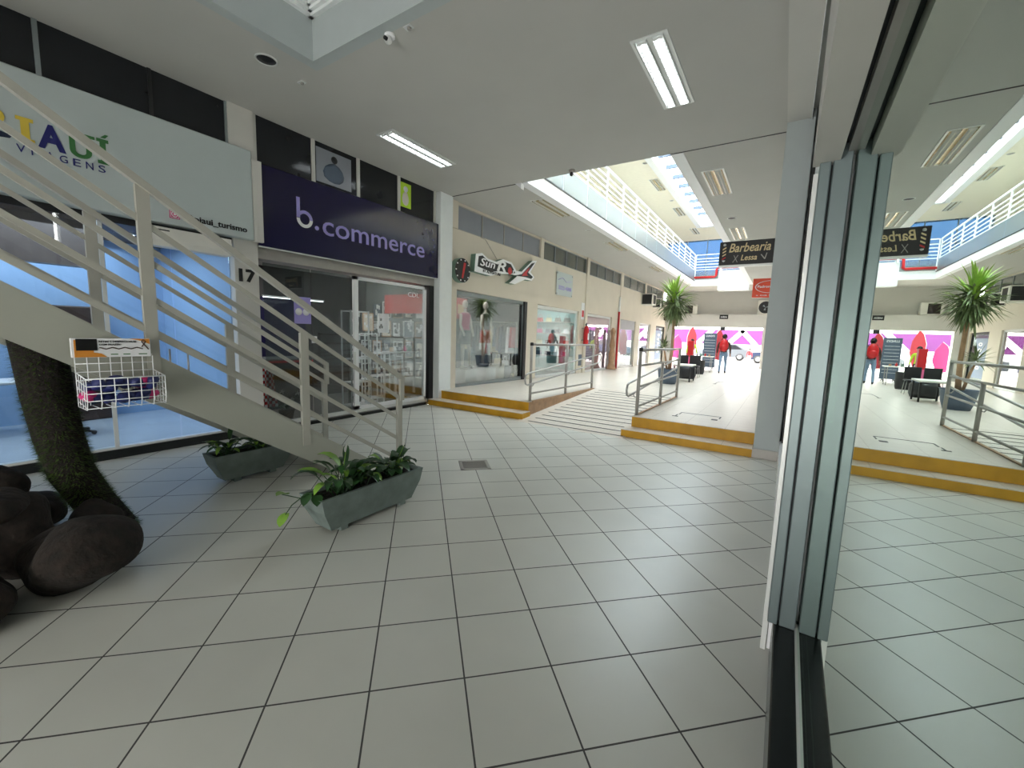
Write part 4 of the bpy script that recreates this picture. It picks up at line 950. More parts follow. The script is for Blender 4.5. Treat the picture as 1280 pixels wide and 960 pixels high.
for k, (y, w, h, mm, lab) in enumerate(((8.98, .5, .4, 'paper', 'white plinth under the left mannequin'), (9.98, .5, .43, 'paper', 'white plinth under the middle mannequin'), (10.45, .3, .5, 'mann', 'tall cream plinth holding a bag'), (10.85, .28, .42, 'bluegrey', 'grey plinth at the right of the clothes window'))):
    x = -7.35 if k == 0 else (-7.4 if k == 1 else -7.25); z0 = zp(9)-.01
    tag(MB().box(x-w/2, x+w/2, y-w/2, y+w/2, z0, z0+h, b=.01).box(x-w/2-.01, x+w/2+.01, y-w/2-.01, y+w/2+.01, z0+h-.02, z0+h).build('plinth', mm), lab, 'plinth', 'display plinths in the clothes shop')
def handbag(x, y, z, m, lab, s=1, grp='handbags on display', ax=0):
    t = thing('handbag', lab, 'handbag', (x, y, z), grp)
    if ax:
        MB().prism([(x-.13*s, z), (x+.13*s, z), (x+.11*s, z+.17*s), (x-.11*s, z+.17*s)], 'y', y-.05*s, y+.05*s).build('body', m, t)
        MB().tube([(x-.08*s, y, z+.16*s), (x-.07*s, y, z+.27*s), (x, y, z+.31*s), (x+.07*s, y, z+.27*s), (x+.08*s, y, z+.16*s)], .009*s, 7).build('strap', m, t); return
    MB().prism([(y-.13*s, z), (y+.13*s, z), (y+.11*s, z+.17*s), (y-.11*s, z+.17*s)], 'x', x-.05*s, x+.05*s).build('body', m, t)
    MB().tube([(x, y-.08*s, z+.16*s), (x, y-.07*s, z+.27*s), (x, y, z+.31*s), (x, y+.07*s, z+.27*s), (x, y+.08*s, z+.16*s)], .009*s, 7).build('strap', m, t)
handbag(-7.25, 10.45, .77, 'gold', 'gold handbag on the tall cream plinth'); handbag(-7.25, 10.85, .69, 'paper', 'white handbag on the grey plinth')
t = thing('garment_rack', 'metal rack of hanging clothes at the end wall of the clothes shop', 'clothes rack', (-8.2, 11.3, .27))
MB().tube([(-9.3, 11.3, 2.05), (-7.15, 11.3, 2.05)], .015, 8).tube([(-9.3, 11.3, .27), (-9.3, 11.3, 2.05)], .015, 8).tube([(-7.15, 11.3, .27), (-7.15, 11.3, 2.05)], .015, 8).build('rail', 'steel', t)
gc = ['magenta', 'dark', 'bluegrey', 'red', 'carblue', 'gold', 'paper', 'jacket']; gn = ['magenta', 'black', 'grey', 'red', 'blue', 'gold', 'white', 'brown']
for k in range(16):
    x = -9.2+k*.13; i = (k*5) % 8; y = 11.3; m = MB()
    m.tube([(x, y, 2.05), (x, y, 1.98), (x, y-.15, 1.9), (x, y+.15, 1.9), (x, y, 1.98)], .006, 5, m=1)
    ln = .65+.3*((k*7) % 5)/5
    m.hexa([(x-.05, y-.2, 1.9-ln), (x+.05, y-.2, 1.9-ln), (x+.05, y+.2, 1.9-ln), (x-.05, y+.2, 1.9-ln), (x-.03, y-.17, 1.9), (x+.03, y-.17, 1.9), (x+.03, y+.17, 1.9), (x-.03, y+.17, 1.9)], 0)
    tag(m.build('garment', [gc[i], 'steel']), '%s garment on the end rack of the clothes shop, %s half' % (gn[i], 'left' if k < 8 else 'right'), 'garment', 'garments on the end rack')
for k in range(6):
    x = -9.0+k*.32; z0 = zp(11.2); lab = '%s shoe box stacked under the end rack, %s from the left' % (('white', 'tan', 'black', 'red', 'grey', 'gold')[k], ('first', 'second', 'third', 'fourth', 'fifth', 'sixth')[k])
    tag(BX(x, x+.26, 11.0, 11.25, z0, z0+.16).box(x-.004, x+.264, 10.996, 11.254, z0+.12, z0+.165).build('shoe_box', ('paper', 'tan', 'dark', 'red', 'bluegrey', 'gold')[k]), lab, 'box', 'shoe boxes under the rack')
t = thing('window_banner', 'red printed banner at the top left of the clothes shop window', 'banner', (-7.6, 8.6, 2.0)); BX(-7.6, -7.59, 8.0, 9.35, 2.05, 2.62).build('cloth', 'red', t)
m = MB(); m.box(-7.589, -7.585, 8.2, 8.6, 2.3, 2.36); m.box(-7.589, -7.585, 8.2, 8.75, 2.2, 2.26); m.box(-7.589, -7.585, 8.95, 9.2, 2.2, 2.45, 1); m.build('print', ['paper', 'gold'], t)
m = MB(); 
for k in range(14): m.leaf((-7.22, 11.0, .45+k*.03), (.3, .2*math.sin(k), -.9), .45, .04, .2)
tag(m.build('blue_tassel_scarf', 'carblue'), 'blue fringed scarf hanging low at the right of the clothes window', 'scarf')
# teal shop shelves
for k, z in enumerate((.85, 1.3, 1.75, 2.2)):
    t = thing('glass_shelf', 'glass shelf in the teal shop, %s tier' % ('lowest', 'second', 'third', 'top')[k], 'shelf', (-8.1, 15.35, z), 'glass shelves of the teal shop')
    BX(-9.2, -7.1, 15.1, 15.58, z, z+.02).build('board', 'bluegrey' if k == 9 else 'alulight', t); BX(-9.2, -7.1, 15.09, 15.10, z-.005, z+.022).build('edge', 'galv', t)
    for j in range(5):
        i = (k*3+j*2) % 8
        handbag(-8.95+j*.41, 15.3, z+.021, gc[i], '%s handbag on the %s glass shelf, position %s from the left' % (gn[i], ('lowest', 'second', 'third', 'top')[k], ('one', 'two', 'three', 'four', 'five')[j]), .95, 'handbags on the glass shelves', 1)
tag(BX(-9.3, -7.05, 15.585, 15.598, .3, 2.7).build('shelf_back_panel', 'teal'), 'pale teal panel behind the glass shelves', 'panel')
# carved wooden column & others
t = MB().lathe([(.22, .22), (.2, .3), (.12, .5), (.15, .9), (.09, 1.15), (.13, 1.3), (.08, 1.7), (.12, 1.95), (.05, 2.1)], (-6.55, 18.55, 0), 14).build('carved_figure', 'tan'); tag(t, 'tall turned wooden figure standing by the third shopfront', 'sculpture')
m = BX(XW+.0, XW+.02, 18.62, 18.95, .22, 2.0).build('wall_panel', 'wood'); tag(m, 'narrow dark wooden panel beside the carved wooden figure', 'panel')
t = thing('banner', 'blue grey vertical banner with white lettering in the last shopfront', 'banner', (XW-.05, 28.2, .4))
BX(XW-.07, XW-.06, 27.3, 28.9, .35, 2.2).build('cloth', 'stickergrey', t)
m = MB(); 
for k in range(5): m.text('SMOKE'[k] if False else 'O', (XW-.06, 28.0, .75+k*.27), U, V, .5, .17, .006, 0, .05)
m.build('lettering', 'paper', t)

# signs on the left wall
t = thing('round_badge_sign', 'oval dark badge sign with a red stripe, standing out of the pillar beside the steps', 'sign', (-6.68, 8.05, 2.88))
MB().lathe([(.29, -6.84), (.29, -6.70)], (0, 8.05, 3.18), 28, axis='x', smooth=False).build('box', 'greenpl', t)
m = MB(); m.lathe([(.285, -6.70), (.285, -6.694)], (0, 8.05, 3.18), 28, 0, axis='x', smooth=False); m.lathe([(.22, -6.694), (.22, -6.690)], (0, 8.05, 3.18), 28, 1, axis='x', smooth=False)
m.prism([(8.0, 3.0), (8.06, 2.99), (8.16, 3.36), (8.08, 3.37)], 'x', -6.690, -6.686, 2)
for k in range(10): a = k*.628; m.box(-6.694, -6.688, 8.05+.25*math.cos(a)-.02, 8.05+.25*math.cos(a)+.02, 3.18+.25*math.sin(a)-.015, 3.18+.25*math.sin(a)+.015, 3)
m.build('face', ['black', 'dark', 'red', 'paper'], t)
t = thing('shaped_shop_sign', 'shaped SunRota shop sign with an arrow shooting up to the right', 'sign', (-6.75, 10.0, 3.1))
body = [(8.50, 3.22), (8.55, 3.66), (8.80, 3.72), (9.05, 3.62), (9.45, 3.60), (9.75, 3.72), (10.2, 3.70), (10.45, 3.5), (10.75, 3.52), (11.35, 3.93), (11.62, 3.97), (11.25, 3.58), (11.5, 3.45), (11.35, 3.33), (10.95, 3.32), (10.4, 3.12), (10.1, 3.12), (10.5, 3.36), (10.2, 3.38), (9.6, 3.30), (9.2, 3.20)]
def poly_box(pts, x0, x1, mm, mb):
    from mathutils.geometry import tessellate_polygon
    tri = tessellate_polygon([[Vector((p[0], p[1], 0)) for p in pts]]); n = len(pts)
    vs = [(x0, p[0], p[1]) for p in pts]+[(x1, p[0], p[1]) for p in pts]
    fs = [tuple(i for i in q) for q in tri]+[tuple(i+n for i in q) for q in tri]+[(i, (i+1) % n, (i+1) % n+n, i+n) for i in range(n)]
    mb.add(vs, fs, mm)
m = MB(); poly_box(body, XW, -6.70, 0, m); m.build('box', 'greenpl', t)
m = MB(); poly_box(body, -6.70, -6.692, 0, m)
inn = [(8.62, 3.36), (8.66, 3.62), (8.82, 3.66), (9.05, 3.56), (9.5, 3.54), (9.8, 3.66), (10.15, 3.64), (10.4, 3.44), (10.3, 3.40), (9.6, 3.38), (9.2, 3.30)]
poly_box(inn, -6.692, -6.688, 1, m)
poly_box([(10.35, 3.36), (10.75, 3.45), (11.3, 3.84), (11.5, 3.90), (11.1, 3.55), (11.4, 3.45), (11.3, 3.38), (10.95, 3.39)], -6.692, -6.686, 1, m)
poly_box([(10.75, 3.40), (10.85, 3.50), (11.2, 3.72), (11.02, 3.50), (11.1, 3.45)], -6.686, -6.682, 2, m)
m.lathe([(.10, -6.688), (.10, -6.680)], (0, 10.10, 3.45), 18, 2, axis='x', smooth=False)
m.build('face', ['bright', 'dark', 'red'], t)
m = MB(); m.text('Sun', (-6.688, 8.72, 3.40), U, V, .66, .20, .006, 0, .012, shear=.25); m.text('R', (-6.688, 9.46, 3.37), U, V, .46, .29, .006, 0, .02, shear=.25)
m.text('ta', (-6.686, 10.24, 3.39), U, V, .24, .12, .008, 0, .012, shear=.2); m.text('BY ADVENTURE', (-6.691, 8.85, 3.25), U, V, .8, .07, .004, 1, .03)
m.build('lettering', ['bright', 'dark'], t)
MB().tube([(-6.82, 9.7, 3.66), (-6.82, 9.1, 4.12), (-6.83, 8.9, 4.14)], .006, 6).build('cable', 'galv', t)
t = thing('small_plate_sign', 'small white transparent plate sign with grey text on the cream wall', 'sign', (-6.8, 13.9, 3.1))
BX(XW+.03, XW+.04, 13.25, 14.55, 3.10, 3.90).build('plate', 'signwhite', t)
m = MB(); m.tube([(XW+.045, 13.35, 3.62), (XW+.045, 13.7, 3.72), (XW+.045, 14.0, 3.6), (XW+.045, 14.45, 3.66)], .008, 5); m.text('3322-4008', (XW+.041, 13.4, 3.3), U, V, 1.05, .14, .004, 0, .02); m.build('lettering', 'lilac', t)
for y, z in ((13.3, 3.15), (14.5, 3.15), (13.3, 3.85), (14.5, 3.85)): MB().lathe([(.025, XW), (.025, XW+.05)], (0, y, z), 10, axis='x').build('stand_off', 'steel', t)
# fire extinguisher
t = thing('fire_extinguisher', 'red fire extinguisher hanging on the wall between the teal and pink shopfronts', 'fire extinguisher', (-6.7, 15.75, 1.35))
MB().lathe([(.09, 1.30), (.10, 1.34), (.10, 1.95), (.07, 2.06), (.03, 2.10)], (-6.66, 15.72, 0), 18).build('cylinder', 'red', t)
MB().lathe([(.03, 2.10), (.03, 2.15)], (-6.66, 15.72, 0), 10).tube([(-6.66, 15.72, 2.13), (-6.6, 15.6, 2.2), (-6.62, 15.5, 2.12)], .015, 7).build('valve', 'dark', t)
MB().tube([(-6.66, 15.72, 2.12), (-6.56, 15.9, 2.0), (-6.55, 15.88, 1.5)], .014, 7).build('hose', 'black', t)
BX(-6.565, -6.555, 15.66, 15.78, 1.55, 1.8).build('instruction_label', 'paper', t)
BX(XW, -6.74, 15.68, 15.76, 1.5, 1.55).box(XW, -6.70, 15.68, 15.76, 1.98, 2.02).build('bracket', 'galv', t)
tag(MB().box(XW, XW+.01, 15.55, 15.85, 2.35, 3.0, 0).box(XW+.01, XW+.013, 15.6, 15.8, 2.45, 2.7, 1).build('safety_sign', ['paper', 'red']), 'white and red safety plate above the fire extinguisher', 'sign')
tag(MB().box(XW+.002, XW+.008, 15.5, 15.82, .5, .95).build('notice_board', 'bluegrey'), 'blue grey notice panel low on the wall beneath the extinguisher', 'notice')
# red riser pipe
t = thing('fire_pipe', 'thin red painted pipe running down the pilaster left of the fourth shop', 'pipe', (XW+.05, 19.9, 0)); t.location.z = .1
MB().tube([(XW+.06, 19.9, .16), (XW+.06, 19.9, 2.9)], .045, 10).build('pipe', 'red', t)
MB().tube([(XW+.06, 19.9, 2.9), (XW+.06, 19.9, 3.6)], .045, 10).build('upper_pipe', 'alulight', t)
tag(BX(XW+.001, XW+.06, 29.0, 29.74, 2.9, 3.7, b=.01).build('dark_plaque', 'wood'), 'dark square plaque high on the wall near the street doorway', 'plaque')

# ================================================================== RAMP HAND RAILS
def ramp_rail(x, side, lab):
    t = thing('ramp_railing', lab, 'railing', (x, 9.1, .27), 'railings either side of the ramp')
    ys = (7.5, 9.2, 10.86); zt = 1.49
    for i, y in enumerate(ys):
        p = MB().tube([(x, y, zp(y)-.0), (x, y, zt-.0 if i != 1 else (zt if side < 0 else 1.19))], .03, 10).build('post', 'galv', t)
        if i == 0: MB().lathe([(.036, zt-.02), (.036, zt+.035), (.02, zt+.045)], (x, y, 0), 12).build('cap', 'black', p)
    MB().tube([(x, 7.5, zt), (x, 10.89, zt-.03)], .024, 8).build('top_rail', 'galv', t)
    MB().tube([(x, 7.5, .47), (x, 10.86, .43)], .02, 8).build('bottom_rail', 'galv', t)
    if side > 0:
        MB().tube([(x, 7.5, 1.21), (x, 10.86, 1.19)], .02, 8).build('mid_rail', 'galv', t); MB().tube([(x, 7.5, .83), (x, 10.86, .84)], .02, 8).build('mid_rail', 'galv', t)
    d = .09*(1 if side < 0 else -1); xx = x+d
    lo = MB(); y0, y1 = 7.15, 11.2; za, zb2 = .78, 1.08
    lo.tube([(xx, y0+.08, za+.13), (xx, y1-.08, zb2+.13), (xx, y1, zb2+.10), (xx, y1+.03, zb2+.02), (xx, y1, zb2-.07), (xx, y1-.08, zb2-.10), (xx, y0+.08, za-.10), (xx, y0, za-.07), (xx, y0-.03, za+.02), (xx, y0, za+.10)], .019, 8, closed=True)
    lo.build('handrail_loop', 'steel', t)
    for y in (7.5, 9.2, 10.86):
        z = za-.1+(y-y0)/(y1-y0)*(zb2-za); MB().tube([(x, y, z-.06), (x+d*.6, y, z-.07), (xx, y, z-.01)], .010, 6).build('bracket', 'steel', t)
ramp_rail(-4.36, -1, 'grey tube railing on the left side of the ramp, facing the clothes shop')
ramp_rail(-2.12, 1, 'grey tube railing on the right side of the ramp, above the yellow steps')

# floor items
t = thing('floor_drain', 'square metal floor drain grate in the tiles', 'drain', (-3.2, 4.17, 0))
Rz = Matrix.Rotation(PI/4, 4, 'Z')
def rbox(m, cx, cy, x0, x1, y0, y1, z0, z1, mm=0):
    P = []
    for z in (z0, z1):
        for (a, b) in ((x0, y0), (x1, y0), (x1, y1), (x0, y1)): q = Rz @ Vector((a, b, 0)); P.append((cx+q.x, cy+q.y, z))
    m.hexa(P, mm)
m = MB(); cx, cy = -3.215, 4.17
for a in (-.19, .15): rbox(m, cx, cy, a, a+.04, -.19, .19, .0, .006); rbox(m, cx, cy, -.19, .19, a, a+.04, .0, .006)
m.build('frame', 'galv', t)
m = MB(); rbox(m, cx, cy, -.15, .15, -.15, .15, 0, .001, 1)
for k in range(9): rbox(m, cx, cy, -.15, .15, -.14+k*.034, -.14+k*.034+.014, .001, .006, 0)
m.build('grate', ['steel', 'black'], t)
def floor_frame(x0, x1, y0, y1, lab):
    m = MB()
    def seg(a, b, c, d): m.hexa([(a, b, zp(b)+.0), (c, b, zp(b)+.0), (c, d, zp(d)), (a, d, zp(d)), (a, b, zp(b)+.004), (c, b, zp(b)+.004), (c, d, zp(d)+.004), (a, d, zp(d)+.004)])
    seg(x0, y1-.02, x1, y1); seg(x0-.02, y1-.25, x0, y1); seg(x1, y1-.25, x1+.02, y1); seg(x0-.08, y0, x0+.02, y0+.05); seg(x1-.1, y0+.1, x1, y0+.2); seg(x0-.04, y0, x0-.02, y1-.3)
    tag(m.build('floor_hatch_marks', 'dark'), lab, 'floor hatch', 'hatch marks on the platform floor')
floor_frame(-1.52, -.86, 7.95, 8.5, 'dark metal corners of a hatch set in the floor just above the right steps')
floor_frame(-1.85, -1.1, 15.8, 17.0, 'dark metal corners of a second hatch farther along the floor')

# ================================================================== BALCONY RAILINGS
def balcony(x=None):
    t = thing('balcony_railing', 'long white balcony railing with frosted glass along the left upper storey', 'railing', (AX0, 17, 5.08))
    ys = [AY0+.25+k*1.43 for k in range(14)]; ys = [y for y in ys if y < AY1]; 
    for y in ys+[AY1-.05]: BX(AX0-.07, AX0-.03, y-.025, y+.025, 5.09, 6.52).build('post', 'bright', t)
    for k, z in enumerate((6.52, 6.30, 6.14, 5.98, 5.82, 5.68)): BX(AX0-.075 if k == 0 else AX0-.062, AX0-.025 if k == 0 else AX0-.038, AY0, AY1, z-.02 if k else z-.03, z+.02 if k else z+.03).build('rail', 'bright', t)
    for a, b in zip(ys[:-1], ys[1:]): BX(AX0-.03, AX0-.02, a+.02, b-.02, 5.11, 5.64).build('glass_panel', 'frost', t)
    t2 = thing('balcony_railing', 'white balcony railing across the far end of the upper atrium', 'railing', ((AX0+AX1)/2, AY1, 5.1))
    for x_ in (AX0, AX0+1.4, AX1): BX(x_-.02, x_+.02, AY1+.03, AY1+.07, 5.1, 6.52).build('post', 'bright', t2)
    for k, z in enumerate((6.52, 6.30, 6.14, 5.98, 5.82, 5.68)): BX(AX0, AX1+2.5, AY1+.035, AY1+.065, z-.02, z+.02).build('rail', 'bright', t2)
    BX(AX0, AX1+2.5, AY1+.04, AY1+.05, 5.14, 5.6).build('glass_panel', 'frost', t2)
    t3 = thing('balcony_railing', 'white balcony railing along the right upper storey above the barber sign', 'railing', (AX1, 17, 5.08))
    for y in ys: BX(AX1+.05, AX1+.09, y-.025, y+.025, 5.09, 6.52).build('post', 'bright', t3)
    for k, z in enumerate((6.52, 6.30, 6.14, 5.98, 5.82, 5.68)): BX(AX1+.055, AX1+.085, AY0, AY1, z-.02, z+.02).build('rail', 'bright', t3)
balcony()
t = thing('fire_pipe', 'red pipe crossing the far end of the atrium and stepping up under the railing', 'pipe', (-4.2, AY1-.1, 5.2))
yy = AY1-.08
MB().tube([(AX0+.0, yy, 5.24), (-3.65, yy, 5.24), (-3.57, yy, 5.30), (-3.55, yy, 5.66), (-3.48, yy, 5.75), (-2.1, yy, 5.75)], .06, 10).build('pipe', 'red', t)
for x_ in (-3.35, -2.3): BX(x_-.04, x_+.04, yy-.08, yy+.07, 5.55, 5.95).build('pipe_clamp', 'bright', t)
struct('trim_14', BX(-3.45, AX1, AY1-.02, AY1+.6, 4.5, 5.6), 'white')

# ================================================================== UPPER FAR WALL: AIR CONDITIONERS, EXIT SIGN
def ac_window(x, y, z, lab, face='-y', w=.72, h=.58, d=.4, fan=False):
    t = thing('air_conditioner', lab, 'air conditioner', (x, y, z), 'air conditioners high on the walls')
    if face == '-y':
        BX(x-w/2, x+w/2, y-d, y, z, z+h, b=.02).build('casing', 'acwhite', t)
        if fan: 
            MB().lathe([(h*.42, y-d-.012), (h*.42, y-d)], (x-.08, 0, z+h/2), 22, axis='y', smooth=False).build('fan_grille', 'dark', t)
            m = MB(); 
            for k in range(3): a = k*2.09; m.prism([(x-.08, z+h/2), (x-.08+.18*math.cos(a), z+h/2+.18*math.sin(a)), (x-.08+.18*math.cos(a+.6), z+h/2+.18*math.sin(a+.6))], 'y', y-d-.018, y-d-.012)
            m.build('fan_blades', 'alu', t)
        else:
            m = MB(); m.box(x-w*.38, x+w*.18, y-d-.008, y-d, z+h*.1, z+h*.9, 0)
            for k in range(9): zz = z+h*.13+k*h*.085; m.box(x-w*.37, x+w*.17, y-d-.014, y-d-.008, zz, zz+h*.03, 1)
            m.build('grille', ['dark', 'wood'], t)
    else:
        BX(x, x+d, y-w/2, y+w/2, z, z+h, b=.02).build('casing', 'acwhite', t)
        BX(x+.05, x+d-.05, y-w/2-.008, y-w/2, z+.05, z+h-.05).build('grille', 'dark', t)
        BX(x+d, x+d+.008, y-w*.3, y+w*.3, z+.08, z+h-.08).build('front_grille', 'dark', t)
    return t
ac_window(-5.35, YF-.02, 3.325, 'white boxed air conditioner on the ledge above the street doorway, left of centre', w=.85, h=.64)
ac_window(-6.35, YF-.02, 3.325, 'white boxed air conditioner in the corner behind the yucca crown', w=.7, h=.62)
ac_window(-1.05, YF-.02, 3.325, 'white outdoor fan unit on the ledge beside the white column', w=.95, h=.85, fan=True)
ac_window(XW, 24.0, 3.5, 'dark sided air conditioner sticking out of the left wall above the fifth shop', '+x', w=.8, h=.62, d=.62)
ac_window(XW, 26.3, 3.5, 'second air conditioner sticking out of the left wall, half behind the yucca', '+x', w=.7, h=.55, d=.5)
m = MB(); m.box(-3.57, -3.08, YF-.475, YF-.45, 3.04, 3.30, 0); m.box(-3.53, -3.12, YF-.48, YF-.475, 3.08, 3.26, 2); m.text('SAÍDA', (-3.50, YF-.482, 3.12), (1, 0, 0), (0, 0, 1), .36, .1, .006, 1, .03)
tag(m.build('exit_sign', ['dark', 'paper', 'black']), 'small dark exit sign on the beam above the street doorway', 'sign')
tag(BX(-3.46, -3.2, YF-.46, YF-.3, 2.33, 2.53, b=.01).build('sensor_box', 'dark'), 'small dark box under the beam at the centre of the street doorway', 'sensor')

# ================================================================== HANGING SIGNS ON THE RIGHT
t = thing('barber_sign', 'black hanging sign box reading Barbearia Lessa, fixed to the white column', 'sign', (-.63, 7.6, 2.9))
BX(-1.0, -.24, 7.56, 7.66, 2.895, 3.255, b=.006).build('box', 'black', t)
BX(-1.0, -.24, 7.565, 7.655, 2.87, 2.896).build('bottom_edge', 'alulight', t)
XU = (1, 0, 0)
m = MB(); m.text('Barbearia', (-.865, 7.56, 3.085), XU, V, .565, .135, .006, 0, .012, shear=.25); m.text('Lessa', (-.69, 7.56, 2.955), XU, V, .22, .085, .006, 0, .014, shear=.2)
m.build('lettering', 'gold', t)
m = MB()
for k in range(4): z = 2.975+k*.05; m.prism([(-.955, z), (-.905, z+.03), (-.905, z+.05), (-.955, z+.022)], 'y', 7.552, 7.56, 0 if k else 2)
m.lathe([(.018, 3.19), (.022, 3.21), (.012, 3.225)], (-.93, 7.555, 0), 10, 1); m.lathe([(.008, 2.945), (.02, 2.955), (.022, 2.968)], (-.93, 7.555, 0), 10, 1)
m.build('barber_pole', ['gold', 'alulight', 'red'], t)
m = MB(); m.beam((-.80, 7.556, 2.93), (-.73, 7.556, 3.04), .004, .008).beam((-.735, 7.556, 2.93), (-.79, 7.556, 3.04), .004, .008).build('scissors_emblem', 'galv', t)
MB().beam((-.42, 7.556, 3.03), (-.365, 7.556, 2.96), .004, .014).beam((-.365, 7.556, 2.96), (-.345, 7.556, 3.05), .004, .012).build('razor_emblem', 'galv', t)
t = thing('red_hanging_sign', 'orange red sign board with a white oval and text, beyond the barber sign', 'sign', (-.4, 14, 2.95))
BX(-.90, .08, 13.96, 14.06, 2.95, 3.48, b=.008).build('board', 'orangered', t)
m = MB()
N = 36
for k in range(N):
    a, b = 2*PI*k/N, 2*PI*(k+1)/N; f = lambda q, s: (-.48+.36*s*math.cos(q), 3.245+.17*s*math.sin(q))
    m.prism([f(a, 1), f(b, 1), f(b, .94), f(a, .94)], 'y', 13.95, 13.96)
m.text('Padronizados', (-.78, 13.96, 3.22), XU, V, .58, .07, .006, 0, .02); m.text('a sua loja', (-.80, 13.96, 2.985), XU, V, .5, .05, .006, 0, .01)
m.build('lettering', 'paper', t)

# ================================================================== YUCCA IN ROUND POT
def yucca(x, y, lab):
    z0 = zp(y); t = thing('yucca', lab, 'potted plant', (x, y, z0))
    MB().lathe([(.24, z0), (.30, z0+.2), (.34, z0+.48), (.36, z0+.5), (.32, z0+.5), (.30, z0+.44)], (x, y, 0), 24).build('pot', 'bluegrey', t)
    MB().tube([(x+.02, y, z0+.42), (x+.06, y, z0+1.2), (x+.05, y, z0+2.0), (x+.02, y, z0+2.75)], [.06, .05, .045, .04], 10).build('trunk', 'tan', t)
    MB().tube([(x-.05, y, z0+.42), (x-.14, y, z0+.9), (x-.2, y, z0+1.15)], [.035, .03, .02], 8).build('side_stem', 'tan', t)
    rnd = random.Random(5); f = MB(); c = Vector((x+.02, y, z0+2.75))
    for k in range(270):
        a = rnd.uniform(0, 2*PI); e = rnd.uniform(-1.25, 1.5)
        d = Vector((math.cos(a)*math.cos(e), math.sin(a)*math.cos(e), math.sin(e))); L_ = rnd.uniform(.62, .85)*(1 if e > 0 else .95)
        f.leaf(c+Vector((0, 0, rnd.uniform(-.35, .12))), d, L_, .055, .55, m=1 if e > .6 else 0, seg=5)
    f.build('crown', ['yucca', 'yucca2'], t)
    f = MB(); c = Vector((x-.2, y, z0+1.2))
    for k in range(44):
        a = rnd.uniform(0, 2*PI); e = rnd.uniform(-.5, 1.45); d = Vector((math.cos(a)*math.cos(e), math.sin(a)*math.cos(e), math.sin(e)))
        f.leaf(c, d, rnd.uniform(.3, .5), .035, .5, m=0)
    f.build('side_crown', ['yucca', 'yucca2'], t)
yucca(-3.12, 14.4, 'tall yucca with a spiky round crown, in a blue grey pot past the ramp')

# ================================================================== FAR FURNITURE
def zt_(y): return zp(y)
y = 15.9; z0 = zp(y)
t = thing('low_table', 'low dark table with a pale top beside the yucca pot', 'table', (-2.9, y, z0))
BX(-3.25, -2.62, 15.6, 16.5, z0+.55, z0+.6, b=.01).build('tabletop', 'acwhite', t)
for a, b in ((-3.2, 15.65), (-2.67, 15.65), (-3.2, 16.45), (-2.67, 16.45)): BX(a-.02, a+.02, b-.02, b+.02, zp(b), z0+.55).build('leg', 'dark', t)
t = thing('dark_pouf', 'round dark wicker pouf behind the low table', 'pouf', (-3.1, 17.4, zp(17.4)))
MB().lathe([(.30, zp(17.4)), (.35, zp(17.4)+.12), (.35, zp(17.4)+.38), (.30, zp(17.4)+.45)], (-3.1, 17.4, 0), 24).build('body', 'dark', t); MB().lathe([(.30, zp(17.4)+.45), (.31, zp(17.4)+.5), (.2, zp(17.4)+.53)], (-3.1, 17.4, 0), 24).build('cushion', 'bluegrey', t)
def chair(x, y, lab, mm='dark'):
    z = zp(y); t = thing('chair', lab, 'chair', (x, y, z), 'dark chairs by the food counter')
    BX(x-.21, x+.21, y-.21, y+.21, z+.43, z+.47, b=.01).build('seat', mm, t); BX(x-.21, x+.21, y+.18, y+.22, z+.5, z+.88, b=.01).build('backrest', mm, t)
    for a in (-1, 1):
        for b in (-1, 1): MB().tube([(x+a*.17, y+b*.17, z+.44), (x+a*.21, y+b*.21, z)], .012, 6).build('leg', 'steel', t)
chair(-3.45, 18.2, 'dark chair left of the red totem'); chair(-3.0, 18.35, 'dark chair right beside the low table')
y = 21.0; z0 = zp(y)
t = thing('red_totem', 'tall red display totem with a white lower panel', 'totem', (-3.6, y, z0))
BX(-3.74, -3.50, y-.15, y+.15, z0, z0+1.5, b=.01).build('body', 'red', t); BX(-3.72, -3.62, y-.158, y-.15, z0+.1, z0+.75).build('lower_panel', 'pink', t)
t = thing('dark_bin', 'dark cylindrical bin right of the red totem', 'bin', (-3.2, 20.6, zp(20.6)))
z = zp(20.6); MB().lathe([(.25, z), (.28, z+.1), (.29, z+.6), (.3, z+.63), (.26, z+.63)], (-3.2, 20.6, 0), 24).build('body', 'dark', t)
t = thing('food_counter', 'white folding table with small goods behind the bin', 'table', (-3.4, 22.8, zp(22.8)))
z = zp(22.8); BX(-3.95, -2.85, 22.4, 23.1, z+.74, z+.78, b=.008).build('tabletop', 'acwhite', t)
for a in (-3.85, -2.95):
    for b in (22.5, 23.0): MB().tube([(a, b, zp(b)), (a, b, z+.74)], .016, 6).build('leg', 'steel', t)
for k in range(5): trinket(-3.8+k*.19, 22.7, z+.78, k*2+3, '%s item on the white folding table, %s from the left' % (nm[cols[(k*2+3) % 9]], ('first', 'second', 'third', 'fourth', 'fifth')[k]), 'goods on the folding table')
y = 25.2; z0 = zp(y)
t = thing('menu_board', 'tall dark menu board with white lines, on castors', 'menu board', (-3.4, y, z0))
BX(-3.72, -3.08, y-.03, y+.03, z0+.12, z0+1.98, b=.008).build('board', 'stickergrey' if False else 'bluegrey', t)
m = MB(); m.text('LUNDI\'S', (-3.62, y-.03, z0+1.78), XU, V, .44, .11, .006, 0, .03)
for k in range(9): m.box(-3.66, -3.14, y-.036, y-.03, z0+1.6-k*.15, z0+1.615-k*.15)
m.build('lettering', 'paper', t)
for a in (-3.6, -3.2):
    BX(a-.02, a+.02, y-.25, y+.25, z0+.06, z0+.12).build('foot', 'dark', t)
    for b in (y-.22, y+.22): MB().lathe([(.03, a-.012), (.03, a+.012)], (0, b, zp(b)+.03), 12, axis='x').build('castor', 'dark', t)

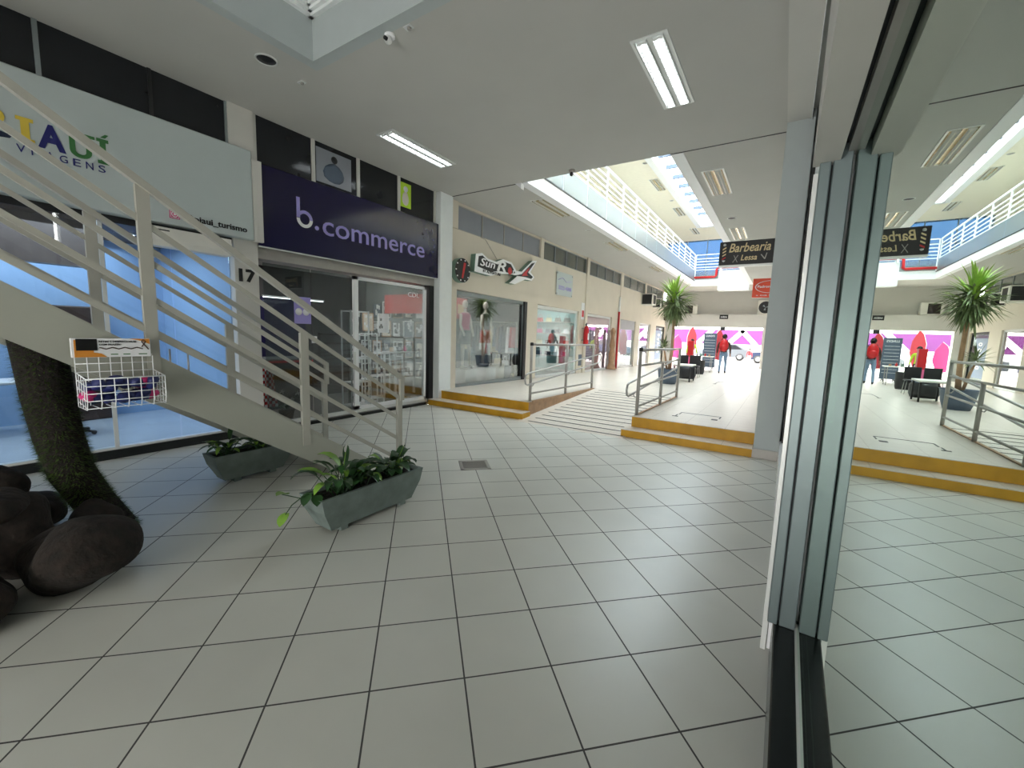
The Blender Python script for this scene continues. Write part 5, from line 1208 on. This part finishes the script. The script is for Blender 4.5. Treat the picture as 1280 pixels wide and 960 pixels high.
# ================================================================== PEOPLE
def person(x, y, z, h, head_rz, cloth, legs, lab, cat='person', stride=.22, hair='hair', arm=0.0):
    """walking figure seen from behind, facing +y"""
    s = h/1.75; t = thing('person', lab, 'person', (x, y, z))
    V_ = {}; E = []; Rr = {}
    def j(n, p, r, par=None):
        V_[n] = (p[0]*s, p[1]*s, p[2]*s); Rr[n] = r*s
        if par: E.append((par, n))
    j('pel', (0, 0, .95), .135); j('wai', (0, .01, 1.08), .125, 'pel'); j('che', (0, .015, 1.28), .155, 'wai'); j('sh', (0, .0, 1.42), .11, 'che'); j('nk', (0, .01, 1.50), .055, 'sh'); j('hd0', (0, .02, 1.58), .075, 'nk'); j('hd1', (0, .025, 1.65), .095, 'hd0'); j('hd2', (0, .02, 1.72), .07, 'hd1')
    for q, nm_ in ((-1, 'l'), (1, 'r')):
        st_ = stride*q
        j(nm_+'hip', (q*.09, 0, .90), .10, 'pel'); j(nm_+'kn', (q*.10, st_*.45+.03, .50), .062, nm_+'hip'); j(nm_+'an', (q*.10, st_*(.8 if q > 0 else 1.0)-.0, .10+(.04 if q < 0 else 0)), .042, nm_+'kn'); j(nm_+'he', (q*.10, st_*(.8 if q > 0 else 1.0), .045+(.03 if q < 0 else 0)), .04, nm_+'an'); j(nm_+'to', (q*.11, st_*(.8 if q > 0 else 1.0)+.17, .03), .03, nm_+'he')
        sw = -stride*.6*q
        j(nm_+'s', (q*.19, 0, 1.40), .065, 'sh'); j(nm_+'e', (q*.26, sw*.3, 1.14), .046, nm_+'s'); j(nm_+'w', (q*.28, sw+.06, .90), .03, nm_+'e'); j(nm_+'p', (q*.285, sw+.07, .84), .034, nm_+'w')
        for fi in range(4):
            fy = sw+.04+fi*.022; j(nm_+'f%d' % fi, (q*.287, fy, .79-(.008 if fi in (1, 2) else 0)), .010, nm_+'p'); j(nm_+'g%d' % fi, (q*.275, fy+.004, .75-(.008 if fi in (1, 2) else 0)), .008, nm_+'f%d' % fi)
        j(nm_+'t0', (q*.275, sw+.11, .83), .011, nm_+'p'); j(nm_+'t1', (q*.262, sw+.125, .79), .009, nm_+'t0')
    names = list(V_); idx = {n: i for i, n in enumerate(names)}
    me = bpy.data.meshes.new('b'); me.from_pydata([V_[n] for n in names], [(idx[a], idx[b]) for a, b in E], [])
    ob = bpy.data.objects.new('b', me); COL.objects.link(ob); sk = ob.modifiers.new('s', 'SKIN'); sk.use_smooth_shade = True
    for i, n in enumerate(names):
        d = me.skin_vertices[0].data[i]; d.radius = (Rr[n], Rr[n]*(.72 if n in ('wai', 'che', 'sh', 'pel') else 1)); d.use_root = (n == 'pel')
    ob.modifiers.new('u', 'SUBSURF').levels = 2; bpy.context.view_layer.update()
    m2 = bpy.data.meshes.new_from_object(ob.evaluated_get(bpy.context.evaluated_depsgraph_get())); bpy.data.objects.remove(ob)
    for k in ('skin', cloth, legs, 'dark'): m2.materials.append(K[k])
    for p in m2.polygons:
        c = p.center; zc = c.z/s; p.use_smooth = True
        arm_ = abs(c.x)/s > .2 and zc < 1.2
        p.material_index = 0 if (zc > 1.50 or (arm_ and zc < .93)) else (3 if zc < .11 else (1 if (zc > .97 or arm_) else 2))
    b = bpy.data.objects.new('body', m2); COL.objects.link(b); b.parent = t
    hm = MB(); hm.blob((x, y-.005*s, z+1.685*s), (.094*s, .108*s, .105*s), jit=.05, sub=3, seed=3); hm.build('hair', hair, t)
    fm = MB(); fm.blob((x, y+.125*s, z+1.62*s), (.014*s, .02*s, .022*s), jit=0, sub=2); fm.blob((x-.033*s, y+.108*s, z+1.65*s), (.011*s, .008*s, .008*s), jit=0, sub=2, m=1); fm.blob((x+.033*s, y+.108*s, z+1.65*s), (.011*s, .008*s, .008*s), jit=0, sub=2, m=1)
    fm.box(x-.025*s, x+.025*s, y+.105*s, y+.118*s, z+1.577*s, z+1.585*s, 2)
    for q in (-1, 1): fm.blob((x+q*.098*s, y+.02*s, z+1.63*s), (.014*s, .02*s, .032*s), jit=0, sub=2)
    fm.build('face', ['skin', 'dark', 'red'], t)
    return t
person(-2.37, 22.2, zp(22.2), 1.84, 0, 'jacket', 'jeans', 'person in dark jacket and light jeans walking away to the street under a red backpack')
t = thing('backpack', 'red backpack worn on the back of the walking person', 'backpack', (-2.37, 21.98, 1.2))
MB().blob((-2.37, 22.02, 1.47), (.20, .11, .30), jit=.05, sub=3, seed=2).build('bag', 'red', t)
MB().blob((-2.37, 21.93, 1.36), (.15, .06, .15), jit=.04, sub=3, seed=4).build('front_pocket', 'red', t)
for q in (-1, 1): MB().tube([(-2.37+q*.12, 22.08, 1.74), (-2.37+q*.14, 22.2, 1.70), (-2.37+q*.15, 22.33, 1.5), (-2.37+q*.15, 22.2, 1.25)], .018, 6).build('strap', 'dark', t)
person(-2.1, 36, 0.0, 1.15, 0, 'red', 'paper', 'child in red and white clothes out on the bright pavement')
person(-4.15, 24.3, zp(24.3), 1.6, 0, 'hivis', 'dark', 'person in a lime vest standing behind the folding table', stride=.03)

# ================================================================== STREET
mu = MB(); mu.box(-40, 30, 47.0, 47.3, 0, 4.0, 0)
struct('wall_street', mu, 'bright')
t = thing('street_mural', 'long purple mural with white diagonal shapes on the wall across the street', 'mural', (-6, 46.9, 0))
m = MB(); m.box(-22, 12, 46.93, 46.99, 1.35, 2.75)
m.build('purple_band', 'purple', t)
m = MB(); rnd = random.Random(3)
for k in range(12):
    x0 = -20+k*2.5+rnd.uniform(-.4, .4); d = rnd.choice((-1, 1)); m.prism([(x0, 1.35), (x0+.55, 1.35), (x0+.55+d*1.3, 2.75), (x0+d*1.3, 2.75)], 'y', 46.86, 46.93, 0)
    if k % 2: m.lathe([(.26, 46.86), (.26, 46.93)], (x0+1.5, 0, 1.9), 14, 0, axis='y', smooth=False)
m.build('white_shapes', ['bright'], t)
def car(x, y, L_, mm, lab, hh=1.42):
    t = thing('parked_car', lab, 'car', (x, y, 0), 'cars in the street')
    prof = [(-.5, .28), (-.5, .62), (-.46, .80), (-.28, .88), (-.14, 1.30), (.0, 1.40), (.24, 1.38), (.40, .96), (.49, .90), (.5, .50), (.49, .28)]
    P = [(x+a*L_, b*hh/1.4) for a, b in prof]
    m = MB(); m.prism(P, 'y', y-.82, y+.82); m.build('body', mm, t)
    m = MB()
    for a in (-1, 1): m.prism([(x-.25*L_, .92*hh/1.4), (x-.13*L_, 1.27*hh/1.4), (x+.22*L_, 1.32*hh/1.4), (x+.35*L_, .96*hh/1.4)], 'y', y+a*.825, y+a*.815)
    m.build('side_windows', 'darkglass', t)
    for a in (-.31, .31):
        for b in (-.83, .68): MB().lathe([(.31, y+b), (.31, y+b+.15)], (x+a*L_, 0, .31), 20, axis='y').lathe([(.17, y+b-.005), (.17, y+b+.155)], (x+a*L_, 0, .31), 16, 1, axis='y').build('wheel', ['dark', 'alu'], t)
car(-.35, 38.5, 4.0, 'carblue', 'dark blue car at the right of the street doorway'); car(-4.4, 41.5, 4.2, 'carsilver', 'silver car passing behind the walking person'); car(-10.5, 41.5, 4.2, 'carsilver', 'silver car at the left of the street doorway')
def feather(x, y, h, lean, mm, lab, grp='feather flags by the street doorway'):
    t = thing('feather_flag', lab, 'flag', (x, y, 0), grp)
    MB().tube([(x, y, .02), (x, y, h*.7), (x+lean*.15, y, h*.9), (x+lean*.35, y, h)], .015, 8).build('pole', 'alu', t)
    pts = [(x+lean*.02, .42), (x+lean*.45, .36), (x+lean*.68, h*.5), (x+lean*.62, h*.76), (x+lean*.36, h), (x+lean*.16, h*.91), (x+lean*.02, h*.7)]
    MB().prism(pts, 'y', y-.008, y+.008).build('banner', mm, t)
    MB().tube([(x-.3, y, .02), (x+.3, y, .02)], .02, 6).tube([(x, y-.3, .02), (x, y+.3, .02)], .02, 6).build('cross_base', 'dark', t)
feather(-3.98, 31.2, 2.45, 1, 'flagred', 'red feather flag standing just outside, left of the walking person')
feather(-6.1, 33.5, 2.7, 1, 'flagred', 'red feather flag outside at the left of the doorway')
feather(-6.6, 31.0, 2.0, 1, 'magenta', 'magenta feather flag tight against the left jamb of the doorway')
def tree(x, y, h, r, lab, seed):
    t = thing('street_tree', lab, 'tree', (x, y, 0), 'trees across the street'); rnd = random.Random(seed)
    MB().tube([(x, y, 0), (x+.1, y, h*.5), (x, y, h*.8)], [.16, .12, .06], 10).build('trunk', 'wood', t)
    f = MB()
    for k in range(500):
        d = Vector((rnd.gauss(0, 1), rnd.gauss(0, 1), rnd.gauss(0, .7))).normalized()*r*rnd.uniform(.4, 1); f.leaf((x+d.x, y+d.y, h+d.z*.8), (rnd.uniform(-1, 1), rnd.uniform(-1, 1), rnd.uniform(-.5, 1)), .5, .22, .5, m=rnd.randint(0, 1), seg=2)
    f.build('crown', ['leaf', 'leaf2'], t)
tree(-3, 50, 4.4, 1.6, 'leafy tree behind the mural wall, centre of the doorway', 1); tree(1.5, 51, 4.6, 1.8, 'leafy tree behind the mural wall, right side', 2)
